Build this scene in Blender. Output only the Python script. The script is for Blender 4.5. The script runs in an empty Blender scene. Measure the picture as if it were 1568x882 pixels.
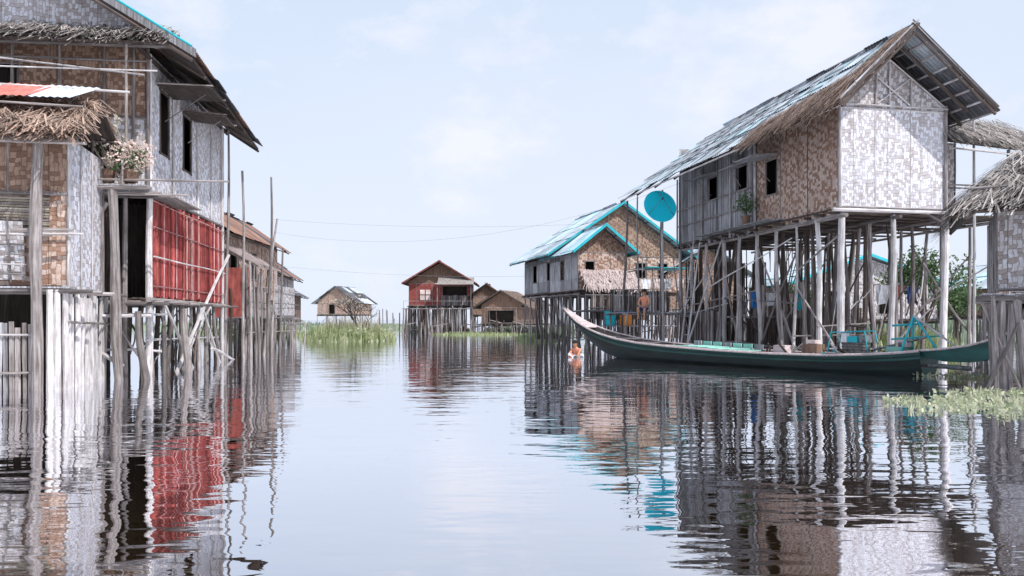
import bpy, math, random
from mathutils import Vector, Matrix
R = random.Random(11)
U = R.uniform
sc = bpy.context.scene

# ------------------------------------------------------------------ materials
def newmat(name):
    m = bpy.data.materials.new(name); m.use_nodes = True
    nt = m.node_tree; b = nt.nodes["Principled BSDF"]
    return m, nt, b
def mathn(nt, op, a, b=None, c=None):
    n = nt.nodes.new("ShaderNodeMath"); n.operation = op
    for i, v in enumerate((a, b, c)):
        if v is None: continue
        if isinstance(v, (int, float)): n.inputs[i].default_value = v
        else: nt.links.new(v, n.inputs[i])
    return n.outputs[0]
def mixc(nt, f, a, b, mode='MIX'):
    n = nt.nodes.new("ShaderNodeMix"); n.data_type = 'RGBA'; n.blend_type = mode
    for idx, v in ((0, f), (6, a), (7, b)):
        if isinstance(v, (int, float)): n.inputs[idx].default_value = v
        elif isinstance(v, tuple): n.inputs[idx].default_value = (v[0], v[1], v[2], 1)
        else: nt.links.new(v, n.inputs[idx])
    return n.outputs[2]
def uvnode(nt): return nt.nodes.new("ShaderNodeUVMap").outputs[0]
def vscale(nt, v, s):
    n = nt.nodes.new("ShaderNodeVectorMath"); n.operation = 'MULTIPLY'
    nt.links.new(v, n.inputs[0]); n.inputs[1].default_value = s; return n.outputs[0]
def vadd(nt, a, b):
    n = nt.nodes.new("ShaderNodeVectorMath"); n.operation = 'ADD'
    nt.links.new(a, n.inputs[0]); nt.links.new(b, n.inputs[1]); return n.outputs[0]
def noise(nt, v, scale, detail=4, rough=.6):
    n = nt.nodes.new("ShaderNodeTexNoise"); n.inputs['Scale'].default_value = scale
    n.inputs['Detail'].default_value = detail; n.inputs['Roughness'].default_value = rough
    if v is not None: nt.links.new(v, n.inputs['Vector'])
    return n.outputs[0]
def contrast(nt, v, lo, hi):
    n = nt.nodes.new("ShaderNodeMapRange"); n.inputs[1].default_value = lo; n.inputs[2].default_value = hi
    nt.links.new(v, n.inputs[0]); return n.outputs[0]
def bump(nt, b, h, dist=.01, st=.6):
    n = nt.nodes.new("ShaderNodeBump"); n.inputs['Distance'].default_value = dist
    n.inputs['Strength'].default_value = st
    nt.links.new(h, n.inputs['Height']); nt.links.new(n.outputs[0], b.inputs['Normal'])
def island(nt): return nt.nodes.new("ShaderNodeNewGeometry").outputs['Random Per Island']

def mat(name, a, b_, st=(14, 1.5, 1), rough=.85, metal=0, isl=.5, bmp=.006, stain=.4, spec=.3):
    m, nt, b = newmat(name)
    uv = uvnode(nt)
    n1 = contrast(nt, noise(nt, vscale(nt, uv, st), 1.0), .36, .64)
    c = mixc(nt, n1, a, b_)
    obj = nt.nodes.new("ShaderNodeTexCoord").outputs['Object']
    n2 = contrast(nt, noise(nt, obj, 1.6, 6, .7), .42, .68)
    c = mixc(nt, mathn(nt, 'MULTIPLY', n2, stain), c, (a[0]*.3, a[1]*.27, a[2]*.25))
    v = mathn(nt, 'MULTIPLY_ADD', island(nt), isl*1.2, 1-isl*.7)
    vv = nt.nodes.new("ShaderNodeCombineColor")
    for i in range(3): nt.links.new(v, vv.inputs[i])
    c = mixc(nt, 1.0, c, vv.outputs[0], 'MULTIPLY')
    nt.links.new(c, b.inputs['Base Color'])
    b.inputs['Roughness'].default_value = rough; b.inputs['Metallic'].default_value = metal
    b.inputs['Specular IOR Level'].default_value = spec
    if bmp: bump(nt, b, n1, bmp)
    return m

def weave(name, a, b_, d, g_, cu=.085, cv=.1, stain=.5, flipth=.82, patchamt=.5):
    """a light strip, b_ dark strip, d shadow/dirt, g_ colour of bleached or stained panels"""
    m, nt, b = newmat(name)
    uv = uvnode(nt)
    w1 = nt.nodes.new("ShaderNodeTexNoise"); w1.inputs['Scale'].default_value = 1.3; w1.inputs['Detail'].default_value = 2; nt.links.new(uv, w1.inputs['Vector'])
    w2 = nt.nodes.new("ShaderNodeTexNoise"); w2.inputs['Scale'].default_value = 9; w2.inputs['Detail'].default_value = 3; nt.links.new(uv, w2.inputs['Vector'])
    p = vadd(nt, vadd(nt, uv, vscale(nt, w1.outputs[1], (.3, .3, 0))), vscale(nt, w2.outputs[1], (.075, .075, 0)))
    sp = nt.nodes.new("ShaderNodeSeparateXYZ"); nt.links.new(p, sp.inputs[0])
    u = mathn(nt, 'DIVIDE', sp.outputs[0], cu); v = mathn(nt, 'DIVIDE', sp.outputs[1], cv)
    i = mathn(nt, 'FLOOR', u); j = mathn(nt, 'FLOOR', v)
    js = mathn(nt, 'FLOOR', mathn(nt, 'DIVIDE', j, 3.0))
    cj = nt.nodes.new("ShaderNodeCombineXYZ"); nt.links.new(js, cj.inputs[1]); nt.links.new(mathn(nt, 'FLOOR', mathn(nt, 'DIVIDE', i, 7.0)), cj.inputs[0])
    wj = nt.nodes.new("ShaderNodeTexWhiteNoise"); wj.noise_dimensions = '2D'; nt.links.new(cj.outputs[0], wj.inputs['Vector'])
    k = mathn(nt, 'ADD', mathn(nt, 'MULTIPLY_ADD', j, 2.0, i), mathn(nt, 'FLOOR', mathn(nt, 'MULTIPLY', wj.outputs[0], 2.4)))
    md = mathn(nt, 'FLOORED_MODULO', k, 5.0)
    t = mathn(nt, 'LESS_THAN', md, 2.5)
    cb = nt.nodes.new("ShaderNodeCombineXYZ"); nt.links.new(i, cb.inputs[0]); nt.links.new(j, cb.inputs[1])
    wn = nt.nodes.new("ShaderNodeTexWhiteNoise"); wn.noise_dimensions = '2D'; nt.links.new(cb.outputs[0], wn.inputs['Vector'])
    flip = mathn(nt, 'GREATER_THAN', wn.outputs[0], flipth)
    t2 = mathn(nt, 'ABSOLUTE', mathn(nt, 'SUBTRACT', t, flip))
    c = mixc(nt, t2, b_, a)
    c = mixc(nt, mathn(nt, 'MULTIPLY', wn.outputs[0], .3), c, b_)
    pz = contrast(nt, noise(nt, vscale(nt, uv, (.8, 1.1, 1)), 1.0, 6, .65), .44, .6)
    c = mixc(nt, mathn(nt, 'MULTIPLY', pz, patchamt), c, g_)
    s0 = nt.nodes.new("ShaderNodeSeparateXYZ"); nt.links.new(uv, s0.inputs[0])
    pu = mathn(nt, 'DIVIDE', s0.outputs[0], 1.13); pi_ = mathn(nt, 'FLOOR', pu)
    cp = nt.nodes.new("ShaderNodeCombineXYZ"); nt.links.new(pi_, cp.inputs[0])
    wp = nt.nodes.new("ShaderNodeTexWhiteNoise"); wp.noise_dimensions = '2D'; nt.links.new(cp.outputs[0], wp.inputs['Vector'])
    c = mixc(nt, mathn(nt, 'MULTIPLY', wp.outputs[0], .22), c, g_)
    seam = mathn(nt, 'LESS_THAN', mathn(nt, 'FRACT', pu), .018)
    c = mixc(nt, mathn(nt, 'MULTIPLY', seam, .6), c, d)
    fu = mathn(nt, 'FRACT', u); fv = mathn(nt, 'FRACT', v)
    eu = mathn(nt, 'ABSOLUTE', mathn(nt, 'SUBTRACT', fu, .5)); ev = mathn(nt, 'ABSOLUTE', mathn(nt, 'SUBTRACT', fv, .5))
    e = mathn(nt, 'GREATER_THAN', mathn(nt, 'MAXIMUM', mathn(nt, 'MULTIPLY', eu, t2), mathn(nt, 'MULTIPLY', ev, mathn(nt, 'SUBTRACT', 1.0, t2))), .42)
    c = mixc(nt, mathn(nt, 'MULTIPLY', e, .55), c, d)
    fine = contrast(nt, noise(nt, vscale(nt, uv, (16, 16, 1)), 1.0, 5, .8), .48, .66)
    c = mixc(nt, mathn(nt, 'MULTIPLY', fine, .42), c, d)
    drip = contrast(nt, noise(nt, vscale(nt, uv, (5, .5, 1)), 1.0, 5, .7), .5, .7)
    c = mixc(nt, mathn(nt, 'MULTIPLY', drip, stain), c, d)
    nt.links.new(c, b.inputs['Base Color']); b.inputs['Roughness'].default_value = .75
    b.inputs['Specular IOR Level'].default_value = .3
    h = mathn(nt, 'SUBTRACT', mathn(nt, 'MULTIPLY', t2, .5), mathn(nt, 'MULTIPLY', e, .6))
    bump(nt, b, h, .012, .7)
    return m

M = {}
M['pole'] = mat("weathered_pole", (.44, .4, .395), (.16, .13, .122), (20, 1.4, 1), isl=.75, stain=.6)
M['poleL'] = mat("pale_bamboo", (.76, .74, .76), (.42, .37, .36), (18, 1.6, 1), isl=.4, stain=.5)
M['poleD'] = mat("dark_wood", (.14, .108, .095), (.05, .038, .034), (16, 1.4, 1), isl=.6)
M['plank'] = mat("grey_plank", (.56, .56, .6), (.19, .175, .178), (22, .9, 1), isl=.8, stain=.5)
M['brownp'] = mat("brown_plank", (.32, .2, .145), (.14, .085, .064), (18, 1, 1), isl=.5)
M['red'] = mat("red_painted_slat", (.44, .075, .07), (.15, .03, .03), (16, 2.5, 1), isl=1.0, stain=.6)
M['redp'] = mat("faded_pink_slat", (.66, .4, .4), (.42, .16, .15), (16, 2.5, 1), isl=.5, stain=.5)
M['redw'] = mat("red_board", (.4, .1, .08), (.2, .05, .045), (10, 2, 1), isl=.5, stain=.5)
M['interior'] = mat("interior_shade_dark", (.05, .038, .032), (.02, .016, .014), isl=.3)  # near-black fill colour standing in for the shade inside rooms
M['tin'] = mat("galvanised_tin", (.66, .74, .8), (.42, .48, .54), (1.2, 1.5, 1), rough=.5, metal=.1, isl=.5, bmp=0, stain=.55, spec=.5)
M['tinB'] = mat("blue_tin", (.46, .68, .76), (.56, .72, .77), (1, 2, 1), rough=.5, isl=.45, bmp=0, stain=.45, spec=.5)
M['tinR'] = mat("rusty_tin", (.34, .2, .15), (.22, .13, .11), (2, 2, 1), rough=.8, isl=.4, bmp=0)
M['tinD'] = mat("dark_roof", (.15, .15, .165), (.07, .07, .08), (8, 2, 1), isl=.6, bmp=0)
M['teal'] = mat("teal_paint", (.02, .48, .56), (.03, .4, .48), (4, 4, 1), rough=.5, isl=.2, stain=.25)
M['cyan'] = mat("cyan_enamel", (.01, .72, .9), (.015, .64, .82), (3, 3, 1), rough=.35, isl=.0, stain=.1, bmp=0, spec=.5)
M['thG'] = mat("grey_thatch", (.54, .5, .48), (.2, .16, .14), (25, 2, 1), isl=1.1)
M['thB'] = mat("brown_thatch", (.56, .41, .33), (.24, .15, .11), (25, 2, 1), isl=1.0)
M['whitecloth'] = mat("faded_sheet", (.72, .78, .86), (.56, .62, .72), (3, 3, 1), isl=.15, stain=.25)
M['pinkcloth'] = mat("faded_pink_sheet", (.76, .63, .61), (.52, .42, .39), (5, 3, 1), isl=.4, stain=.3)
M['orangecloth'] = mat("faded_red_sheet", (.64, .24, .2), (.5, .16, .13), (5, 3, 1), isl=.2, stain=.3)
M['wvW'] = weave("woven_bamboo_pale", (.84, .85, .93), (.46, .41, .415), (.18, .13, .11), (.68, .68, .75), stain=.42, patchamt=.4)
M['wvS'] = weave("woven_bamboo_silver", (.74, .74, .79), (.32, .27, .255), (.12, .085, .072), (.46, .43, .44), stain=.5)
M['wvB'] = weave("woven_bamboo_brown", (.74, .6, .53), (.31, .175, .12), (.11, .062, .045), (.4, .255, .19), .095, .1, stain=.45)
M['wvO'] = weave("woven_bamboo_dark", (.47, .33, .25), (.22, .125, .088), (.085, .05, .036), (.27, .17, .13), stain=.45)
M['hull'] = mat("dark_green_hull", (.012, .11, .095), (.008, .06, .052), (1, 6, 1), rough=.4, isl=0, stain=.5, bmp=.002, spec=.5)
M['hullD'] = mat("tarred_hull", (.018, .03, .03), (.01, .015, .015), (1, 6, 1), rough=.5, isl=0, stain=.2, bmp=.002)
M['rim'] = mat("pinkish_rim_wood", (.76, .65, .65), (.54, .42, .4), (2, 10, 1), isl=.1, stain=.2)
M['bin'] = mat("boat_interior_wood", (.22, .19, .18), (.1, .085, .08), (3, 10, 1), isl=.4)
M['mint'] = mat("mint_paint", (.4, .76, .66), (.28, .6, .52), (4, 4, 1), isl=.4, stain=.35)
M['metal'] = mat("engine_metal", (.3, .32, .33), (.1, .1, .1), (8, 8, 1), rough=.45, metal=.5, isl=.5)
M['wire'] = mat("wire_grey", (.34, .34, .37), (.3, .3, .33), isl=0, bmp=0)
M['orange'] = mat("orange_plastic", (.75, .25, .03), (.7, .22, .03), isl=0, stain=.1, bmp=0, rough=.4)
M['blue'] = mat("blue_plastic", (.03, .2, .5), (.03, .16, .42), isl=0, stain=.1, bmp=0, rough=.4)
M['skin'] = mat("skin", (.56, .3, .19), (.5, .26, .16), isl=0, stain=.0, bmp=0, rough=.6)
M['hair'] = mat("black_hair", (.02, .018, .016), (.03, .025, .02), isl=0, bmp=0)
M['shirt'] = mat("coral_shirt", (.8, .34, .22), (.72, .3, .2), isl=0, stain=.05, bmp=0)
M['lungi'] = mat("blue_lungi", (.07, .14, .36), (.1, .1, .24), isl=0, stain=.1, bmp=0)
M['clothw'] = mat("wet_white_cloth", (.8, .8, .82), (.7, .7, .74), isl=0, stain=.05, bmp=0)
def leafm(name, a, b_):
    m, nt, b = newmat(name)
    c = mixc(nt, island(nt), a, b_)
    nt.links.new(c, b.inputs['Base Color']); b.inputs['Roughness'].default_value = .6
    tr = nt.nodes.new("ShaderNodeBsdfTranslucent"); nt.links.new(c, tr.inputs[0])
    mx = nt.nodes.new("ShaderNodeMixShader"); mx.inputs[0].default_value = .3
    nt.links.new(b.outputs[0], mx.inputs[1]); nt.links.new(tr.outputs[0], mx.inputs[2])
    nt.links.new(mx.outputs[0], nt.nodes["Material Output"].inputs[0])
    return m
M['leaf'] = leafm("leaf_green", (.04, .1, .035), (.15, .22, .09))
M['reed'] = leafm("reed_green", (.2, .27, .1), (.5, .52, .3))
M['hya'] = leafm("water_plant_green", (.3, .36, .2), (.68, .66, .48))
M['straw'] = leafm("dry_straw", (.4, .35, .28), (.62, .56, .48))
M['flower'] = leafm("pale_flower", (.82, .74, .66), (.8, .55, .5))
M['farveg'] = leafm("hazed_green", (.24, .31, .2), (.42, .48, .36))  # haze put into the colour: paler green for far vegetation

# ------------------------------------------------------------------ builders
def group(name, loc=(0, 0, 0)):
    e = bpy.data.objects.new(name, None); e.location = loc; e.empty_display_size = .3
    sc.collection.objects.link(e); return e

def planar(P):
    nn = (P[1]-P[0]).cross(P[2]-P[0]); nn = nn.normalized() if nn.length > 1e-9 else Vector((0, 0, 1))
    t = Vector((0, 0, 1)).cross(nn)
    if t.length < .12: t = Vector((1, 0, 0)); w = Vector((0, 1, 0))
    else: t.normalize(); w = nn.cross(t)
    return [(p.dot(t), p.dot(w)) for p in P]

class MB:
    def __init__(s, name, parent=None, smooth=False):
        s.n = name; s.p = parent; s.v = []; s.f = []; s.m = []; s.uv = []; s.ml = []; s.sm = smooth
    def mi(s, k):
        if k not in s.ml: s.ml.append(k)
        return s.ml.index(k)
    def face(s, pts, mt, uvs=None):
        pts = [Vector(p) for p in pts]; b = len(s.v); s.v += pts
        s.f.append(list(range(b, b+len(pts)))); s.m.append(s.mi(mt))
        s.uv += uvs or planar(pts)
    def slab(s, pts, th, mt):
        pts = [Vector(p) for p in pts]
        n = (pts[1]-pts[0]).cross(pts[2]-pts[0]).normalized()*th
        q = [p-n for p in pts]; b = len(s.v)
        s.v += pts+q; k = len(pts)
        fs = [list(range(k)), [k+i for i in reversed(range(k))]]
        for i in range(k):
            j = (i+1) % k; fs.append([i, k+i, k+j, j])
        allp = pts+q
        for f in fs:
            s.f.append([b+i for i in f]); s.m.append(s.mi(mt)); s.uv += planar([allp[i] for i in f])
    def beam(s, p0, p1, r0, mt, r1=None, sides=6, bend=0, segs=1, cap=True):
        p0 = Vector(p0); p1 = Vector(p1); r1 = r0*.8 if r1 is None else r1
        d = (p1-p0); L = d.length
        if L < 1e-6: return
        d.normalize()
        a = d.cross(Vector((0, 0, 1)))
        if a.length < .05: a = d.cross(Vector((1, 0, 0)))
        a.normalize(); c = d.cross(a)
        if bend and segs < 3: segs = 3
        b0 = len(s.v); off = U(0, 50); mi = s.mi(mt)
        bx, by = U(-1, 1)*bend, U(-1, 1)*bend; ph = U(.7, 1.3)
        for k in range(segs+1):
            t = k/segs; r = r0+(r1-r0)*t
            w = math.sin(t*math.pi*ph)
            ctr = p0+d*(L*t)+a*bx*w+c*by*math.sin(t*math.pi*2)*.6
            if segs > 1: r *= U(.88, 1.12)
            for i in range(sides):
                an = 2*math.pi*i/sides
                s.v.append(ctr+a*math.cos(an)*r+c*math.sin(an)*r)
        for k in range(segs):
            for i in range(sides):
                j = (i+1) % sides
                s.f.append([b0+k*sides+i, b0+k*sides+j, b0+(k+1)*sides+j, b0+(k+1)*sides+i]); s.m.append(mi)
                l0, l1 = off+L*k/segs, off+L*(k+1)/segs; cc = 2*math.pi*r0
                s.uv += [(cc*i/sides, l0), (cc*(i+1)/sides, l0), (cc*(i+1)/sides, l1), (cc*i/sides, l1)]
        if cap:
            for k in (0, segs):
                s.f.append([b0+k*sides+i for i in range(sides)]); s.m.append(mi); s.uv += [(0, off)]*sides
    def build(s):
        if not s.f: return None
        me = bpy.data.meshes.new(s.n)
        o0 = s.p.location if s.p else Vector((0, 0, 0))
        me.from_pydata([v-o0 for v in s.v], [], s.f)
        for k in s.ml: me.materials.append(M[k])
        me.polygons.foreach_set("material_index", s.m)
        ul = me.uv_layers.new(name="UVMap")
        ul.data.foreach_set("uv", [c for uv in s.uv for c in uv])
        if s.sm: me.polygons.foreach_set("use_smooth", [True]*len(s.f))
        me.update()
        o = bpy.data.objects.new(s.n, me); sc.collection.objects.link(o)
        if s.p: o.parent = s.p
        return o

def frame(ox, oy, lx, ly, k=1.0, zo=0.0):
    n = math.hypot(lx, ly); lx /= n; ly /= n
    def P(w, l, z):
        return Vector((ox+k*(ly*w+lx*l), oy+k*(-lx*w+ly*l), z*k+zo))
    return P
def bil(p00, p10, p11, p01, u, v):
    return (p00*(1-u)+p10*u)*(1-v)+(p01*(1-u)+p11*u)*v

def wall(mb, P, a, b, z0, z1, mt, ops=(), frame_mt='pole', batten=0, btm='pole'):
    A = Vector(a); B = Vector(b); Ln = (B-A).length; D = (B-A)/Ln
    def q(s, z):
        p = A+D*s; return P(p.x, p.y, z)
    xs = sorted(set([0, Ln]+[o[0] for o in ops]+[o[1] for o in ops]))
    zs = sorted(set([z0, z1]+[o[2] for o in ops]+[o[3] for o in ops]))
    for i in range(len(xs)-1):
        for j in range(len(zs)-1):
            cx = (xs[i]+xs[i+1])/2; cz = (zs[j]+zs[j+1])/2
            if any(o[0] < cx < o[1] and o[2] < cz < o[3] for o in ops): continue
            mb.face([q(xs[i], zs[j]), q(xs[i+1], zs[j]), q(xs[i+1], zs[j+1]), q(xs[i], zs[j+1])], mt)
    for o in ops:
        r = .035
        mb.beam(q(o[0], o[2]-.05), q(o[0], o[3]+.05), r, frame_mt); mb.beam(q(o[1], o[2]-.05), q(o[1], o[3]+.05), r, frame_mt)
        mb.beam(q(o[0]-.08, o[2]), q(o[1]+.08, o[2]), r, frame_mt); mb.beam(q(o[0]-.08, o[3]), q(o[1]+.08, o[3]), r, frame_mt)
    if batten:
        n = max(1, int(Ln/batten))
        for i in range(n+1):
            s = Ln*i/n
            if any(o[0]-.02 < s < o[1]+.02 for o in ops): continue
            mb.beam(q(s, z0-.05), q(s, z1+.03), .026, btm, bend=.015)
        for z in (z0+.04, z1-.04):
            mb.beam(q(-.03, z), q(Ln+.03, z), .03, btm, bend=.015)

def slats(mb, p0, p1, h0, h1, mt, w=.06, gap=.01, jit=.04, miss=0.0, lean=.02):
    p0 = Vector(p0); p1 = Vector(p1); L = (p1-p0).length; n = int(L/(w+gap)); d = (p1-p0).normalized()
    for i in range(n):
        if U(0, 1) < miss: continue
        t = (i+.5)/n; p = p0+(p1-p0)*t
        a = Vector((p.x, p.y, h0+U(-jit, jit)))+d*U(-lean, lean); b = Vector((p.x, p.y, h1+U(-jit, jit)))+d*U(-lean, lean)
        mm = mt if isinstance(mt, str) else R.choice(mt)
        mb.beam(a, b, w*.5*U(.8, 1.08), mm, sides=5, bend=.008, segs=3, r1=w*.5*U(.75, 1))

def sheets(mb, p00, p10, p11, p01, nu, nv, mt, amp=.018, lift=.02, lap=.06):
    p00, p10, p11, p01 = map(Vector, (p00, p10, p11, p01))
    nrm = (p10-p00).cross(p01-p00).normalized()
    if nrm.z < 0: nrm = -nrm
    for a in range(nu):
        for b in range(nv):
            u0, u1 = a/nu-lap*.3/nu, (a+1)/nu+lap*.3/nu; v0, v1 = b/nv-lap/nv, (b+1)/nv+lap/nv
            du = U(-.03, .03); sk = U(-.035, .035)/nv
            z0, z1 = lift*U(.6, 2.6)+.02, lift*U(0, .5)
            W = ((p10-p00).length)/nu; nc = max(4, int(W/.13)); cols = nc*4
            mt_ = mt if isinstance(mt, str) else R.choice(mt)
            mi = mb.mi(mt_); b0 = len(mb.v)
            for i in range(cols+1):
                u = u0+(u1-u0)*i/cols; h = math.sin(2*math.pi*nc*i/cols)*amp
                mb.v.append(bil(p00, p10, p11, p01, u+du/nu, v0+sk)+nrm*(h+z0))
                mb.v.append(bil(p00, p10, p11, p01, u+du/nu, v1+sk)+nrm*(h+z1))
            for i in range(cols):
                mb.f.append([b0+2*i, b0+2*i+2, b0+2*i+3, b0+2*i+1]); mb.m.append(mi)
                uu = a*7.3+i*W/cols; vv = b*5.1
                mb.uv += [(uu, vv), (uu+W/cols, vv), (uu+W/cols, vv+1.5), (uu, vv+1.5)]

def thatch(mb, p00, p10, p11, p01, mt, dens=55, blade=.5, over=.22, rows=None, base='poleD', wid=.03, th=.06, lift=.07, skew=.16):
    p00, p10, p11, p01 = map(Vector, (p00, p10, p11, p01))
    nrm = (p10-p00).cross(p01-p00).normalized()
    if nrm.z < 0: nrm = -nrm
    b = [p00, p10, p11, p01]
    if (b[1]-b[0]).cross(b[2]-b[0]).z < 0: b = [p10, p00, p01, p11]
    mb.slab(b, th, base)
    L = (p10-p00).length; H = (p01-p00).length
    rows = rows or max(2, int(H/.22)); mi = mb.mi(mt); f1, f2, ph = U(2.5, 4), U(7, 11), U(0, 6)
    for r in range(rows):
        n = int(L*dens)
        for i in range(n):
            u = (i+U(0, 1))/n; v = (r+U(.1, .9))/rows
            cl = .5+.28*math.sin(u*L*f1+ph+r*1.7)+.22*math.sin(u*L*f2+r*2.3+ph)
            top = bil(p00, p10, p11, p01, u, min(1, v+.5/rows*U(.6, 1.4)))
            dn = (bil(p00, p10, p11, p01, u, 0)-bil(p00, p10, p11, p01, u, 1)).normalized()
            sd = (p10-p00).normalized()
            dr = (dn+sd*(R.gauss(0, skew)+(cl-.5)*.25)+nrm*U(-.05, .14)).normalized()
            ln = blade*U(.5, 1.2)*(.75+.55*cl)
            if r == 0: ln = min(ln, .5*H/rows+over*U(.2, 1.6)*(.5+1.3*cl)+.18)
            if U(0, 1) < .015: ln *= 1.5
            w = wid*U(.4, 1.3)
            s0 = top+nrm*(.03+U(0, lift)*(.5+cl)); e = s0+dr*ln+Vector((0, 0, -U(0, .14)))
            b0 = len(mb.v)
            mb.v += [s0-sd*w*.5, s0+sd*w*.5, e+sd*w*.4, e-sd*w*.4]
            mb.f.append([b0, b0+1, b0+2, b0+3]); mb.m.append(mi)
            o = U(0, 30); mb.uv += [(o, 0), (o+w, 0), (o+w, ln), (o, ln)]

def planks(mb, P, w0, w1, l0, l1, z, mt='plank', pw=.16, along='l', th=.035):
    a, b = (w0, w1) if along == 'l' else (l0, l1)
    n = max(1, int(abs(b-a)/pw))
    for i in range(n):
        s0 = a+(b-a)*i/n+.006; s1 = a+(b-a)*(i+1)/n-.006; e = U(-.08, .08); zz = z+U(-.015, .015)
        if along == 'l': q = [P(s0, l0+e, zz), P(s1, l0+e, zz), P(s1, l1+e, zz), P(s0, l1+e, zz)]
        else: q = [P(w0+e, s0, zz), P(w1+e, s0, zz), P(w1+e, s1, zz), P(w0+e, s1, zz)]
        if (q[1]-q[0]).cross(q[2]-q[0]).z < 0: q.reverse()
        mb.slab(q, th, mt)

def stilts(mb, P, ws, ls, ztop, mt='pole', r=.07, zb=-.6, jit=.08, lean=.1):
    for w in ws:
        for l in ls:
            a = P(w+U(-jit, jit)+R.gauss(0, lean), l+U(-jit, jit), 0); a.z = zb
            b = P(w+U(-.03, .03), l+U(-.03, .03), ztop); rr = r*U(.68, 1.35)
            mb.beam(a, b, rr, mt, sides=8, bend=.08, segs=7, r1=rr*U(.6, .95))

def braces(mb, P, segs, mt='pole', r=.035):
    for a, b in segs: mb.beam(P(*a), P(*b), r*U(.7, 1.2), mt, bend=.06, segs=4)

def flap(mb, P, w, l0, l1, z, out, drop, mt='plank', sgn=1):
    q = [P(w+.02*sgn, l0, z), P(w+.02*sgn, l1, z), P(w+out*sgn, l1, z-drop), P(w+out*sgn, l0, z-drop)]
    if (q[1]-q[0]).cross(q[2]-q[0]).z < 0: q.reverse()
    mb.slab(q, .03, mt)
    for l in (l0, l1): mb.beam(P(w, l, z+.02), P(w+out*sgn*1.04, l, z-drop+.02), .025, 'pole')
    mb.beam(P(w, (l0+l1)/2, z-.8), P(w+out*sgn*.8, (l0+l1)/2, z-drop*.8), .015, 'pole')

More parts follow.
